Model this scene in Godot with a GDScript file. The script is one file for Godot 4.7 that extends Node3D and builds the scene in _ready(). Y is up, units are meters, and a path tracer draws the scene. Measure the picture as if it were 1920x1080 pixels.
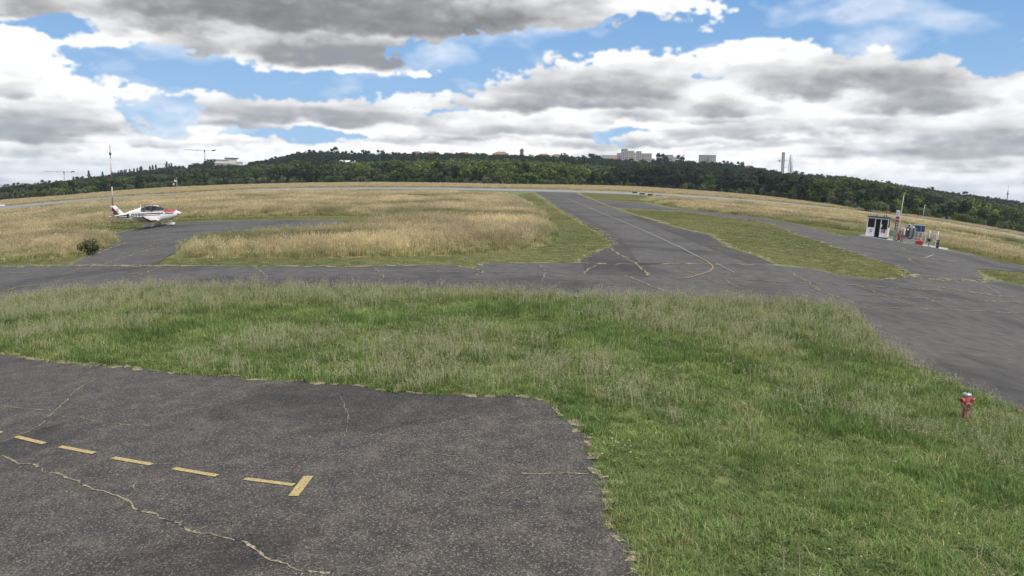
extends Node3D
# A small airfield on a gently domed plain: aprons and taxiways, mown verges, dry meadows, a wood, a hill with houses.

var t := Tables.new()
var rng := RandomNumberGenerator.new()
var M := {}
var wide := FastNoiseLite.new()
var patchy := FastNoiseLite.new()
var taken := {}

class Tables:
	var apron; var taxi; var green; var newpatch; var branch; var fuelway; var stand; var runway
	var shoulder_a; var shoulder_b; var shoulder_c
	var meadow_a; var meadow_b; var meadow_c; var meadow_d; var meadow_e
	var verge_a; var verge_b; var verge_c; var verge_d; var verge_e; var verge_f; var verge_g; var verge_h
	var treeline; var hill; var far; var skytrees; var holes; var greys; var pitch
	var rocket; var launchtower; var crane_a; var crane_b; var mast_r; var masts_w; var masts_w2; var pine_flag; var pylon
	var plane; var mast; var windsock; var postw; var bush; var kiosk; var totem; var exting; var pump; var lampa; var lampb; var redbox; var bollard; var hydrant
	var frame_a; var frame_b; var blueboard; var slab_l; var slab_r; var slab_bl; var slab_br; var papi0; var papi1; var papi2; var papi3; var marker; var reel; var plinth
	var edges := []
	var cracks := []
	var marks := []

static func P(a: Array) -> PackedVector2Array:
	var r := PackedVector2Array()
	for i in range(0, a.size(), 2):
		r.append(Vector2(a[i], a[i + 1]))
	return r

func fill_tables() -> void:
	t.apron = P([-24.00,-25.23,-14.71,-22.63,-14.43,-22.58,-14.21,-22.42,-13.90,-22.16,-13.64,-22.03,-13.42,-21.87,-13.22,-21.70,-12.99,-21.57,-12.65,-21.40,-12.44,-21.15,-12.17,-21.12,-11.91,-20.96,-11.67,-20.82,-11.29,-20.67,-11.10,-20.51,-10.75,-20.41,-10.60,-20.16,-10.37,-20.15,-10.00,-19.90,-9.81,-19.97,-9.47,-19.75,-9.25,-19.58,-8.93,-19.42,-8.67,-19.20,-8.30,-19.09,-8.10,-18.89,-7.76,-18.87,-7.51,-18.66,-7.20,-18.62,-6.90,-18.50,-6.61,-18.48,-6.24,-18.27,-6.07,-18.13,-5.71,-18.09,-5.38,-17.90,-5.10,-17.85,-4.72,-17.88,-4.54,-17.71,-4.29,-17.67,-3.86,-17.53,-3.62,-17.53,-3.26,-17.28,-3.06,-17.14,-2.90,-17.09,-2.61,-16.81,-2.25,-16.84,-1.89,-16.74,-1.52,-16.69,-1.26,-16.77,-0.89,-16.63,-0.54,-16.66,-0.32,-16.64,-0.05,-16.72,0.28,-16.67,0.66,-16.36,0.86,-16.09,0.88,-15.82,0.91,-15.60,0.93,-15.24,1.18,-14.91,1.36,-14.63,1.33,-14.27,1.47,-13.93,1.44,-13.63,1.32,-13.31,1.37,-13.00,1.39,-12.69,1.35,-12.20,1.55,-11.91,1.41,-11.53,1.44,-11.14,1.40,-10.88,1.31,-10.36,1.49,-10.01,1.57,-9.71,1.54,-9.25,1.57,-8.95,1.60,-6.00,1.90,3.00,-24.00,3.00])
	t.taxi = P([-36.32,-53.09,-35.39,-52.67,-34.46,-52.23,-33.64,-51.68,-32.65,-51.03,-31.79,-50.67,-30.75,-50.37,-29.73,-49.71,-29.15,-49.18,-27.85,-48.87,-26.83,-48.27,-26.19,-47.71,-25.11,-47.42,-24.35,-46.71,-23.20,-46.15,-22.08,-45.78,-21.21,-44.98,-19.95,-44.59,-19.13,-44.44,-18.05,-43.76,-16.87,-43.64,-16.00,-43.23,-14.88,-42.89,-13.60,-42.40,-12.48,-42.32,-11.27,-41.81,-10.06,-41.95,-8.73,-41.49,-7.31,-41.70,-6.57,-41.79,-5.34,-41.94,-4.39,-42.22,-3.05,-42.17,-2.10,-40.95,-1.70,-42.14,-1.62,-43.31,-0.52,-43.64,0.66,-43.81,1.68,-44.13,2.53,-44.50,3.82,-44.72,4.76,-44.57,5.82,-44.62,6.98,-45.08,7.99,-45.47,8.85,-45.89,9.43,-46.54,10.48,-47.08,11.56,-47.37,12.51,-47.82,13.39,-48.52,14.40,-48.90,15.46,-49.47,16.49,-49.95,17.76,-50.07,18.72,-50.51,19.19,-49.25,19.95,-47.94,20.93,-47.86,22.39,-48.23,22.98,-49.03,23.79,-49.90,24.34,-50.57,25.22,-51.45,25.78,-52.27,26.37,-53.28,27.16,-54.09,27.77,-55.26,28.51,-56.13,30.10,-56.21,31.51,-56.06,32.26,-56.83,32.74,-57.57,33.56,-58.38,34.30,-59.01,34.98,-59.76,35.78,-60.66,36.37,-61.34,36.82,-62.06,37.68,-62.97,38.42,-63.64,39.15,-62.65,39.75,-61.77,60.00,-47.00,40.00,-22.00,22.00,-13.50,12.53,-19.02,12.00,-20.29,12.06,-21.09,11.96,-21.89,11.88,-22.71,11.76,-23.26,11.95,-24.15,12.00,-25.02,12.03,-25.64,12.23,-26.36,12.35,-27.03,12.64,-27.78,12.72,-28.42,13.03,-29.14,13.12,-29.83,13.48,-30.51,13.60,-31.17,13.75,-31.79,13.78,-32.67,13.83,-33.69,12.98,-33.47,12.16,-33.24,11.32,-33.11,10.48,-32.97,9.89,-32.80,8.89,-32.63,8.14,-32.38,7.41,-32.31,6.67,-32.18,5.78,-32.10,5.13,-31.94,4.43,-31.84,3.70,-31.71,3.07,-31.54,2.26,-31.65,1.62,-31.80,0.85,-31.77,0.07,-32.04,-0.64,-32.07,-1.29,-32.16,-2.05,-32.22,-2.74,-32.32,-3.55,-32.40,-4.26,-32.49,-4.97,-32.47,-5.81,-32.60,-6.43,-32.70,-7.27,-32.86,-8.02,-32.93,-8.70,-33.13,-9.37,-33.38,-10.10,-33.56,-10.85,-33.83,-11.47,-33.98,-12.19,-34.08,-13.04,-34.40,-13.54,-34.64,-14.34,-34.90,-15.19,-34.96,-15.85,-35.38,-16.61,-35.42,-17.34,-35.79,-18.19,-35.61,-18.89,-35.48,-19.61,-35.50,-20.54,-35.50,-21.42,-34.80,-22.25,-34.53,-23.28,-33.89])
	t.green = P([-24.00,-25.23,-14.71,-22.63,-14.43,-22.58,-14.21,-22.42,-13.90,-22.16,-13.64,-22.03,-13.42,-21.87,-13.22,-21.70,-12.99,-21.57,-12.65,-21.40,-12.44,-21.15,-12.17,-21.12,-11.91,-20.96,-11.67,-20.82,-11.29,-20.67,-11.10,-20.51,-10.75,-20.41,-10.60,-20.16,-10.37,-20.15,-10.00,-19.90,-9.81,-19.97,-9.47,-19.75,-9.25,-19.58,-8.93,-19.42,-8.67,-19.20,-8.30,-19.09,-8.10,-18.89,-7.76,-18.87,-7.51,-18.66,-7.20,-18.62,-6.90,-18.50,-6.61,-18.48,-6.24,-18.27,-6.07,-18.13,-5.71,-18.09,-5.38,-17.90,-5.10,-17.85,-4.72,-17.88,-4.54,-17.71,-4.29,-17.67,-3.86,-17.53,-3.62,-17.53,-3.26,-17.28,-3.06,-17.14,-2.90,-17.09,-2.61,-16.81,-2.25,-16.84,-1.89,-16.74,-1.52,-16.69,-1.26,-16.77,-0.89,-16.63,-0.54,-16.66,-0.32,-16.64,-0.05,-16.72,0.28,-16.67,0.66,-16.36,0.86,-16.09,0.88,-15.82,0.91,-15.60,0.93,-15.24,1.18,-14.91,1.36,-14.63,1.33,-14.27,1.47,-13.93,1.44,-13.63,1.32,-13.31,1.37,-13.00,1.39,-12.69,1.35,-12.20,1.55,-11.91,1.41,-11.53,1.44,-11.14,1.40,-10.88,1.31,-10.36,1.49,-10.01,1.57,-9.71,1.54,-9.25,1.57,-8.95,1.60,-6.00,1.90,3.00,30.00,3.00,22.00,-13.50,12.53,-19.02,12.00,-20.29,12.06,-21.09,11.96,-21.89,11.88,-22.71,11.76,-23.26,11.95,-24.15,12.00,-25.02,12.03,-25.64,12.23,-26.36,12.35,-27.03,12.64,-27.78,12.72,-28.42,13.03,-29.14,13.12,-29.83,13.48,-30.51,13.60,-31.17,13.75,-31.79,13.78,-32.67,13.83,-33.69,12.98,-33.47,12.16,-33.24,11.32,-33.11,10.48,-32.97,9.89,-32.80,8.89,-32.63,8.14,-32.38,7.41,-32.31,6.67,-32.18,5.78,-32.10,5.13,-31.94,4.43,-31.84,3.70,-31.71,3.07,-31.54,2.26,-31.65,1.62,-31.80,0.85,-31.77,0.07,-32.04,-0.64,-32.07,-1.29,-32.16,-2.05,-32.22,-2.74,-32.32,-3.55,-32.40,-4.26,-32.49,-4.97,-32.47,-5.81,-32.60,-6.43,-32.70,-7.27,-32.86,-8.02,-32.93,-8.70,-33.13,-9.37,-33.38,-10.10,-33.56,-10.85,-33.83,-11.47,-33.98,-12.19,-34.08,-13.04,-34.40,-13.54,-34.64,-14.34,-34.90,-15.19,-34.96,-15.85,-35.38,-16.61,-35.42,-17.34,-35.79,-18.19,-35.61,-18.89,-35.48,-19.61,-35.50,-20.54,-35.50,-21.42,-34.80,-22.25,-34.53,-23.28,-33.89])
	t.newpatch = P([15.07,-34.33,18.81,-36.41,24.22,-39.95,27.13,-41.96,46.00,-35.00,32.00,-20.00,19.00,-14.50,11.98,-20.12,11.89,-21.78,11.70,-23.23,12.17,-26.42])
	t.branch = P([3.70,-43.83,4.09,-47.46,6.69,-56.14,7.31,-59.12,7.91,-69.37,7.35,-100.04,7.04,-137.20,6.75,-276.85,7.80,-320.41,29.69,-348.47,21.17,-266.73,17.19,-138.30,17.12,-114.81,17.63,-83.33,18.90,-77.09,16.73,-61.85,17.23,-57.10,16.90,-51.38,16.62,-49.77])
	t.fuelway = P([15.71,-194.32,20.65,-186.49,28.51,-177.59,29.70,-150.57,36.20,-146.48,41.55,-130.99,42.03,-115.40,40.64,-98.76,47.28,-109.29,48.74,-99.88,53.47,-99.16,57.87,-101.00,57.11,-94.07,60.71,-94.71,63.81,-92.64,57.02,-82.72,52.25,-81.42,42.09,-72.41,39.23,-66.66,36.01,-60.08,26.63,-52.34,27.38,-55.32,29.22,-60.77,29.32,-67.38,30.83,-79.02,32.03,-90.59,36.81,-115.95,32.48,-123.02,29.38,-137.30,20.18,-136.81,12.66,-138.98])
	t.stand = P([-26.66,-47.62,-29.17,-55.15,-30.97,-61.32,-32.77,-66.95,-38.26,-76.54,-39.10,-81.86,-39.66,-86.32,-39.73,-90.16,-38.48,-91.78,-34.10,-91.19,-26.37,-89.66,-18.12,-87.28,-17.27,-77.00,-18.21,-68.02,-21.50,-65.60,-24.21,-64.64,-24.27,-59.66,-22.46,-53.59,-21.53,-49.44,-20.03,-44.39])
	t.runway = P([-213.74,-305.51,-199.45,-311.97,-179.34,-319.57,-150.96,-322.58,-125.36,-336.11,-117.02,-365.81,-61.83,-354.95,-0.73,-339.66,54.91,-350.34,108.21,-342.42,139.74,-341.42,186.21,-370.29,228.60,-382.93,242.44,-380.28,257.24,-371.85,169.20,-244.35,170.08,-266.57,166.28,-278.35,142.08,-282.36,110.68,-270.26,84.07,-265.83,44.11,-281.25,-0.60,-285.28,-51.99,-298.46,-100.07,-312.79,-107.59,-288.43,-130.29,-278.38,-149.18,-265.76,-160.66,-251.21,-164.26,-234.68])
	t.meadow_a = P([-135.66,-199.49,-130.60,-204.14,-118.22,-210.53,-112.29,-226.33,-106.01,-241.18,-94.23,-252.58,-52.29,-244.41,-2.37,-199.33,1.44,-164.82,3.25,-121.18,3.92,-89.68,3.85,-73.16,3.20,-62.11,2.19,-55.92,0.41,-52.57,-3.85,-47.56,-9.93,-46.25,-17.18,-47.49,-20.54,-49.31,-23.80,-57.83,-24.29,-60.51,-20.07,-62.49,-15.83,-65.68,-13.42,-74.13,-12.70,-87.96,-15.31,-95.10,-32.04,-99.94,-42.79,-103.42,-45.96,-95.62,-50.43,-93.24,-54.84,-91.22,-64.48,-94.60])
	t.meadow_b = P([-64.48,-94.60,-49.08,-81.60,-42.86,-77.26,-39.47,-74.28,-35.68,-71.17,-32.23,-65.30,-31.25,-61.87,-29.68,-55.75,-31.34,-54.41,-36.70,-57.05,-40.36,-59.05])
	t.meadow_c = P([-348.41,-498.27,-377.96,-592.79,-274.15,-490.48,-283.70,-572.40,-265.88,-629.24,-190.13,-594.54,-100.60,-588.71,-47.44,-537.86,-1.09,-491.85,45.23,-562.30,102.68,-656.09,133.18,-564.18,168.81,-534.63,155.40,-356.44,210.21,-414.25,251.32,-443.62,306.58,-483.66,404.13,-584.57,287.07,-415.05,249.05,-390.68,234.89,-393.47,191.15,-380.14,143.16,-349.79,110.87,-350.84,56.29,-359.16,27.80,-344.93,9.00,-370.33,-0.75,-347.95,-63.41,-364.01,-120.10,-375.45,-128.38,-344.24,-154.45,-330.07,-183.46,-326.92,-203.93,-318.98,-223.34,-319.25])
	t.meadow_d = P([32.15,-193.98,41.04,-236.47,57.43,-232.92,69.79,-220.55,74.12,-200.40,78.39,-185.14,79.08,-170.51,87.57,-165.97,101.15,-169.04,102.61,-155.58,69.16,-104.64,62.45,-104.10,56.69,-106.25,59.18,-114.14,56.19,-120.95,48.79,-118.72,44.11,-123.43,43.14,-136.02,36.95,-140.06,31.70,-160.81])
	t.meadow_e = P([61.43,-249.22,76.91,-243.15,101.12,-246.85,118.54,-248.06,138.89,-255.49,151.52,-253.57,158.25,-248.00,134.81,-211.16,128.66,-215.20,117.80,-216.60,100.99,-211.23,86.22,-210.37,70.88,-224.02])
	t.verge_a = P([-40.02,-58.54,-36.39,-56.58,-31.10,-53.98,-29.21,-54.86,-27.13,-48.58,-36.60,-53.51])
	t.verge_b = P([-20.22,-44.94,-21.29,-49.05,-17.06,-47.16,-9.86,-45.94,-3.82,-47.24,0.41,-52.18,2.21,-55.48,3.22,-61.57,3.90,-73.18,3.98,-89.70,3.33,-121.22,1.55,-164.89,-1.50,-205.78,5.60,-265.51,6.90,-134.59,7.25,-98.64,7.79,-68.66,7.21,-58.61,6.65,-56.12,4.06,-47.45,3.76,-44.96,-1.57,-43.62,-2.11,-41.70,-3.05,-42.36,-8.97,-41.78,-13.77,-42.80])
	t.verge_c = P([12.42,-136.31,19.80,-134.22,28.82,-134.69,31.93,-120.92,36.22,-114.08,31.62,-89.44,30.49,-78.14,29.04,-66.73,28.97,-60.24,27.46,-55.64,25.63,-52.10,22.35,-48.60,19.99,-48.18,18.81,-50.92,17.03,-51.76,17.37,-57.57,16.88,-62.41,19.10,-77.95,17.84,-84.33,17.40,-116.70,16.86,-135.65])
	t.verge_d = P([-38.68,-77.39,-41.13,-75.98,-49.08,-81.60,-64.48,-94.60,-54.13,-90.04,-49.77,-92.01,-45.34,-94.33,-42.17,-101.92,-31.59,-98.54,-15.11,-93.83,-12.76,-87.96,-13.47,-74.13,-15.98,-66.30,-17.08,-76.16,-18.22,-88.35,-26.70,-90.82,-34.55,-92.39,-38.99,-92.99,-40.25,-91.33,-40.15,-87.39,-39.56,-82.83])
	t.verge_e = P([41.90,-71.92,51.65,-80.48,56.35,-81.74,45.65,-66.09,40.10,-62.33,38.83,-64.24,39.79,-67.23])
	t.verge_f = P([31.00,-157.24,36.24,-137.35,42.33,-133.46,43.36,-121.31,47.99,-116.76,53.51,-118.60,47.65,-110.14,41.22,-100.16,42.52,-116.73,41.86,-131.97,36.96,-149.57])
	t.verge_h = P([55.85,-104.67,61.54,-102.58,68.15,-103.10,63.50,-96.01,57.49,-94.71,57.88,-100.78,55.78,-100.93])
	t.shoulder_a = P([3.92,-44.72,4.19,-47.17,6.68,-55.71,7.30,-58.64,7.88,-68.71,7.32,-98.68,7.09,-134.71,8.40,-135.62,9.12,-99.76,9.07,-68.71,7.99,-54.25,6.74,-39.33,5.55,-39.55,3.71,-39.65])
	t.shoulder_b = P([16.84,-111.43,17.43,-82.35,18.43,-75.38,16.54,-61.27,17.04,-56.60,16.74,-50.97,14.81,-50.44,14.73,-59.08,15.13,-78.93,15.75,-108.96])
	t.verge_g = P([26.57,-316.59,43.73,-272.98,41.74,-243.34,31.98,-193.72,29.23,-182.14,21.20,-191.52,17.07,-206.08])
	t.edges.append(["apron", P([-14.71,-22.63,-14.43,-22.58,-14.21,-22.42,-13.90,-22.16,-13.64,-22.03,-13.42,-21.87,-13.22,-21.70,-12.99,-21.57,-12.65,-21.40,-12.44,-21.15,-12.17,-21.12,-11.91,-20.96,-11.67,-20.82,-11.29,-20.67,-11.10,-20.51,-10.75,-20.41,-10.60,-20.16,-10.37,-20.15,-10.00,-19.90,-9.81,-19.97,-9.47,-19.75,-9.25,-19.58,-8.93,-19.42,-8.67,-19.20,-8.30,-19.09,-8.10,-18.89,-7.76,-18.87,-7.51,-18.66,-7.20,-18.62,-6.90,-18.50,-6.61,-18.48,-6.24,-18.27,-6.07,-18.13,-5.71,-18.09,-5.38,-17.90,-5.10,-17.85,-4.72,-17.88,-4.54,-17.71,-4.29,-17.67,-3.86,-17.53,-3.62,-17.53,-3.26,-17.28,-3.06,-17.14,-2.90,-17.09,-2.61,-16.81,-2.25,-16.84,-1.89,-16.74,-1.52,-16.69,-1.26,-16.77,-0.89,-16.63,-0.54,-16.66,-0.32,-16.64,-0.05,-16.72,0.28,-16.67,0.66,-16.36,0.86,-16.09,0.88,-15.82,0.91,-15.60,0.93,-15.24,1.18,-14.91,1.36,-14.63,1.33,-14.27,1.47,-13.93,1.44,-13.63,1.32,-13.31,1.37,-13.00,1.39,-12.69,1.35,-12.20,1.55,-11.91,1.41,-11.53,1.44,-11.14,1.40,-10.88,1.31,-10.36,1.49,-10.01,1.57,-9.71,1.54,-9.25,1.57,-8.95]), 0.28])
	t.edges.append(["taxi", P([-23.28,-33.89,-22.25,-34.53,-21.42,-34.80,-20.54,-35.50,-19.61,-35.50,-18.89,-35.48,-18.19,-35.61,-17.34,-35.79,-16.61,-35.42,-15.85,-35.38,-15.19,-34.96,-14.34,-34.90,-13.54,-34.64,-13.04,-34.40,-12.19,-34.08,-11.47,-33.98,-10.85,-33.83,-10.10,-33.56,-9.37,-33.38,-8.70,-33.13,-8.02,-32.93,-7.27,-32.86,-6.43,-32.70,-5.81,-32.60,-4.97,-32.47,-4.26,-32.49,-3.55,-32.40,-2.74,-32.32,-2.05,-32.22,-1.29,-32.16,-0.64,-32.07,0.07,-32.04,0.85,-31.77,1.62,-31.80,2.26,-31.65,3.07,-31.54,3.70,-31.71,4.43,-31.84,5.13,-31.94,5.78,-32.10,6.67,-32.18,7.41,-32.31,8.14,-32.38,8.89,-32.63,9.89,-32.80,10.48,-32.97,11.32,-33.11,12.16,-33.24,12.98,-33.47,13.83,-33.69,13.78,-32.67,13.75,-31.79,13.60,-31.17,13.48,-30.51,13.12,-29.83,13.03,-29.14,12.72,-28.42,12.64,-27.78,12.35,-27.03,12.23,-26.36,12.03,-25.64,12.00,-25.02,11.95,-24.15,11.76,-23.26,11.88,-22.71,11.96,-21.89,12.06,-21.09,12.00,-20.29,12.53,-19.02]), 0.35])
	t.edges.append(["taxi", P([-36.32,-53.09,-35.39,-52.67,-34.46,-52.23,-33.64,-51.68,-32.65,-51.03,-31.79,-50.67,-30.75,-50.37,-29.73,-49.71,-29.15,-49.18,-27.85,-48.87,-26.83,-48.27,-26.19,-47.71,-25.11,-47.42,-24.35,-46.71,-23.20,-46.15,-22.08,-45.78,-21.21,-44.98,-19.95,-44.59,-19.13,-44.44,-18.05,-43.76,-16.87,-43.64,-16.00,-43.23,-14.88,-42.89,-13.60,-42.40,-12.48,-42.32,-11.27,-41.81,-10.06,-41.95,-8.73,-41.49,-7.31,-41.70,-6.57,-41.79,-5.34,-41.94,-4.39,-42.22,-3.05,-42.17,-2.10,-40.95,-1.70,-42.14,-1.62,-43.31,-0.52,-43.64,0.66,-43.81,1.68,-44.13,2.53,-44.50,3.82,-44.72,4.76,-44.57,5.82,-44.62,6.98,-45.08,7.99,-45.47,8.85,-45.89,9.43,-46.54,10.48,-47.08,11.56,-47.37,12.51,-47.82,13.39,-48.52,14.40,-48.90,15.46,-49.47,16.49,-49.95,17.76,-50.07,18.72,-50.51,19.19,-49.25,19.95,-47.94,20.93,-47.86,22.39,-48.23,22.98,-49.03,23.79,-49.90,24.34,-50.57,25.22,-51.45,25.78,-52.27,26.37,-53.28,27.16,-54.09,27.77,-55.26,28.51,-56.13,30.10,-56.21,31.51,-56.06,32.26,-56.83,32.74,-57.57,33.56,-58.38,34.30,-59.01,34.98,-59.76,35.78,-60.66,36.37,-61.34,36.82,-62.06,37.68,-62.97,38.42,-63.64,39.15,-62.65,39.75,-61.77]), 0.5])
	t.cracks.append(["apron", 0.053, P([-8.84,-13.44,-7.76,-12.71,-6.58,-11.90,-5.52,-11.05,-4.50,-10.28,-4.12,-10.02,-3.56,-9.74,-3.12,-9.42,-2.85,-9.12,-2.42,-8.93,-2.05,-8.86])])
	t.cracks.append(["apron", 0.033, P([-9.29,-14.14,-9.25,-14.53,-9.12,-15.15,-9.39,-16.12,-9.63,-16.92,-9.91,-18.12,-9.92,-18.77])])
	t.cracks.append(["apron", 0.030, P([-9.42,-16.13,-10.01,-16.36,-10.98,-16.77])])
	t.cracks.append(["apron", 0.024, P([-9.10,-15.67,-8.59,-15.51,-7.86,-15.05,-6.80,-14.68])])
	t.cracks.append(["apron", 0.045, P([0.19,-12.17,0.56,-12.16,0.96,-12.17,1.48,-12.16])])
	t.cracks.append(["apron", 0.027, P([0.48,-15.08,1.00,-15.22])])
	t.cracks.append(["apron", 0.021, P([-2.29,-13.08,-1.74,-13.01,-1.38,-12.99,-0.74,-12.80])])
	t.cracks.append(["apron", 0.018, P([-4.86,-13.88,-4.44,-13.89])])
	t.cracks.append(["taxi", 0.150, P([10.88,-40.63,11.75,-40.51,14.33,-41.12,16.00,-41.87,18.96,-43.30,20.58,-44.02,26.05,-47.35,33.06,-51.39])])
	t.cracks.append(["taxi", 0.105, P([15.63,-38.35,18.82,-39.86,24.62,-43.25,31.20,-48.46])])
	t.cracks.append(["taxi", 0.105, P([15.23,-34.44,18.91,-36.61,24.36,-40.19,27.18,-42.12])])
	t.cracks.append(["taxi", 0.150, P([16.24,-46.70,15.71,-42.64,15.00,-38.73,15.39,-35.18])])
	t.cracks.append(["taxi", 0.120, P([18.84,-43.03,18.67,-39.29,19.01,-36.81])])
	t.cracks.append(["taxi", 0.105, P([21.85,-43.82,21.58,-40.79,21.49,-38.94])])
	t.cracks.append(["taxi", 0.105, P([24.47,-42.98,24.50,-40.43])])
	t.cracks.append(["taxi", 0.090, P([10.69,-40.13,10.57,-37.26])])
	t.cracks.append(["taxi", 0.300, P([23.45,-49.11,25.66,-48.64,28.70,-48.98,30.56,-49.46])])
	t.cracks.append(["taxi", 0.180, P([6.67,-55.28,6.90,-49.43,6.98,-43.62,6.85,-39.37])])
	t.cracks.append(["taxi", 0.135, P([3.83,-44.69,4.79,-44.15,5.86,-43.98])])
	t.cracks.append(["taxi", 0.120, P([4.64,-43.57,4.13,-42.13,3.60,-39.40])])
	t.cracks.append(["taxi", 0.180, P([-2.02,-40.96,-1.54,-39.38,-1.61,-37.85])])
	t.cracks.append(["taxi", 0.120, P([5.60,-39.35,6.05,-36.53,6.77,-33.91])])
	t.cracks.append(["taxi", 0.060, P([-8.71,-40.55,-2.30,-39.29,5.27,-39.45,8.44,-39.42,10.76,-40.16])])
	t.cracks.append(["taxi", 0.053, P([-2.88,-35.74,0.96,-36.01,5.30,-35.92])])
	t.cracks.append(["taxi", 0.090, P([-19.31,-43.64,-18.96,-40.53,-18.76,-37.24,-19.74,-37.32])])
	t.cracks.append(["taxi", 0.090, P([-19.74,-37.32,-21.76,-38.56,-24.33,-39.35,-24.23,-37.52])])
	t.cracks.append(["taxi", 0.060, P([-24.73,-45.69,-24.34,-42.82])])
	t.cracks.append(["taxi", 0.150, P([-26.43,-47.50,-23.48,-46.08,-20.04,-44.28])])
	t.cracks.append(["taxi", 0.075, P([16.38,-46.57,18.38,-47.37,20.33,-48.24])])
	t.cracks.append(["stand", 0.105, P([-26.21,-63.22,-25.72,-57.63,-25.07,-52.00,-24.58,-48.71,-24.22,-47.03])])
	t.cracks.append(["stand", 0.105, P([-28.73,-61.97,-27.29,-59.98,-25.72,-57.63])])
	t.cracks.append(["stand", 0.105, P([-28.54,-62.28,-28.68,-64.98,-28.64,-65.90])])
	t.cracks.append(["stand", 0.075, P([-27.60,-55.19,-25.23,-53.61])])
	t.cracks.append(["stand", 0.105, P([-35.92,-75.50,-32.65,-76.35,-28.06,-77.77,-21.55,-80.54])])
	t.cracks.append(["stand", 0.150, P([-27.39,-50.47,-29.92,-59.22,-31.07,-64.17])])
	t.cracks.append(["stand", 0.075, P([-31.94,-72.42,-26.94,-71.97,-22.78,-74.05])])
	t.cracks.append(["branch", 0.075, P([7.00,-93.48,9.07,-92.35,11.74,-94.10])])
	t.cracks.append(["branch", 0.075, P([7.36,-74.69,10.00,-73.92])])
	t.cracks.append(["branch", 0.090, P([8.11,-64.65,10.52,-64.86])])
	t.cracks.append(["branch", 0.075, P([6.98,-55.42,10.90,-56.59])])
	t.cracks.append(["branch", 0.075, P([14.39,-63.78,16.14,-57.75])])
	t.cracks.append(["branch", 0.075, P([13.34,-57.30,16.99,-58.02])])
	t.cracks.append(["fuelway", 0.075, P([37.01,-87.00,38.40,-78.97,37.61,-74.21])])
	t.cracks.append(["fuelway", 0.075, P([38.30,-69.95,36.79,-61.75])])
	t.cracks.append(["fuelway", 0.060, P([30.76,-85.83,38.43,-90.36,39.61,-86.31])])
	t.cracks.append(["apron", 0.018, P([-5.52,-11.05,-5.54,-11.36,-5.69,-11.89])])
	t.cracks.append(["apron", 0.018, P([-4.12,-10.02,-3.80,-10.24,-3.58,-10.25])])
	t.cracks.append(["apron", 0.015, P([-3.58,-16.55,-3.06,-14.86,-2.95,-13.61])])
	t.cracks.append(["apron", 0.015, P([0.38,-11.82,-0.10,-11.27,-0.56,-11.15])])
	t.cracks.append(["taxi", 0.060, P([-13.52,-42.01,-11.65,-37.74,-10.74,-34.03])])
	t.cracks.append(["taxi", 0.060, P([-7.14,-40.94,-5.99,-37.18,-5.74,-32.90])])
	t.cracks.append(["taxi", 0.075, P([1.43,-43.57,1.71,-39.65,1.32,-35.89])])
	t.cracks.append(["taxi", 0.075, P([8.69,-44.88,9.43,-42.74,9.86,-38.71])])
	t.cracks.append(["taxi", 0.075, P([8.24,-36.14,11.20,-36.26,14.59,-36.16])])
	t.marks.append(["branch", "white", 0.11, P([11.77,-282.92,12.41,-231.61,12.88,-196.21,12.80,-147.09,12.54,-106.33,12.62,-88.32,12.57,-77.04,12.30,-57.85,12.07,-51.76])])
	t.marks.append(["taxi", "yellow", 0.12, P([12.07,-51.76,11.96,-48.89,11.66,-46.46,11.40,-45.27,10.71,-43.29,9.51,-40.98,8.65,-39.51])])
	t.marks.append(["branch", "white", 0.07, P([12.33,-48.24,12.22,-45.75,12.14,-43.52])])
	t.marks.append(["branch", "yellow", 0.09, P([12.80,-147.09,15.83,-162.27,21.31,-171.80])])
	t.marks.append(["fuelway", "white", 0.2, P([42.48,-93.44,43.80,-89.67])])
	t.marks.append(["fuelway", "white", 0.22, P([44.67,-88.29,46.69,-87.48])])
	t.marks.append(["fuelway", "white", 0.15, P([44.67,-84.76,39.72,-76.87])])
	t.marks.append(["fuelway", "white", 0.18, P([40.03,-76.47,43.50,-78.46])])
	t.marks.append(["fuelway", "white", 0.24, P([42.18,-86.81,42.98,-87.51])])
	t.marks.append(["fuelway", "yellow", 0.1, P([39.72,-76.87,37.57,-74.54,35.76,-71.88,34.85,-70.22,33.92,-67.60,33.34,-65.44,32.74,-59.69,33.06,-58.81])])
	t.marks.append(["taxi", "white", 0.09, P([33.06,-58.81,33.00,-55.51,31.86,-52.17,31.46,-51.28])])
	t.marks.append(["taxi", "white", 0.12, P([33.52,-56.20,35.25,-54.77])])
	t.marks.append(["fuelway", "white", 0.1, P([33.24,-85.56,34.19,-84.34])])
	t.marks.append(["taxi", "yellow", 0.1, P([-29.39,-46.60,-27.75,-45.55])])
	t.marks.append(["taxi", "yellow", 0.1, P([-20.81,-41.91,-19.00,-41.04])])
	t.marks.append(["taxi", "white", 0.07, P([-6.90,-39.53,-2.63,-39.03])])
	t.marks.append(["runway", "white", 0.9, P([-162.36,-290.32,-151.85,-292.43,-142.89,-302.31])])  # whitish concrete line, the runway's sheen put into its white; next strip too
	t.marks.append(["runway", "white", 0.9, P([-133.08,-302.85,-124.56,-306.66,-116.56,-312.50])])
	t.marks.append(["apron", "yellow", 0.1, P([-9.21,-14.49,-8.37,-13.96])])
	t.marks.append(["apron", "yellow", 0.1, P([-7.96,-13.73,-7.11,-13.27])])
	t.marks.append(["apron", "yellow", 0.1, P([-6.65,-12.99,-5.81,-12.58])])
	t.marks.append(["apron", "yellow", 0.1, P([-5.37,-12.37,-4.53,-11.99])])
	t.marks.append(["apron", "yellow", 0.1, P([-4.05,-11.84,-3.22,-11.56])])
	t.marks.append(["apron", "yellow", 0.15, P([-3.09,-11.92,-3.11,-11.13])])
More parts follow.
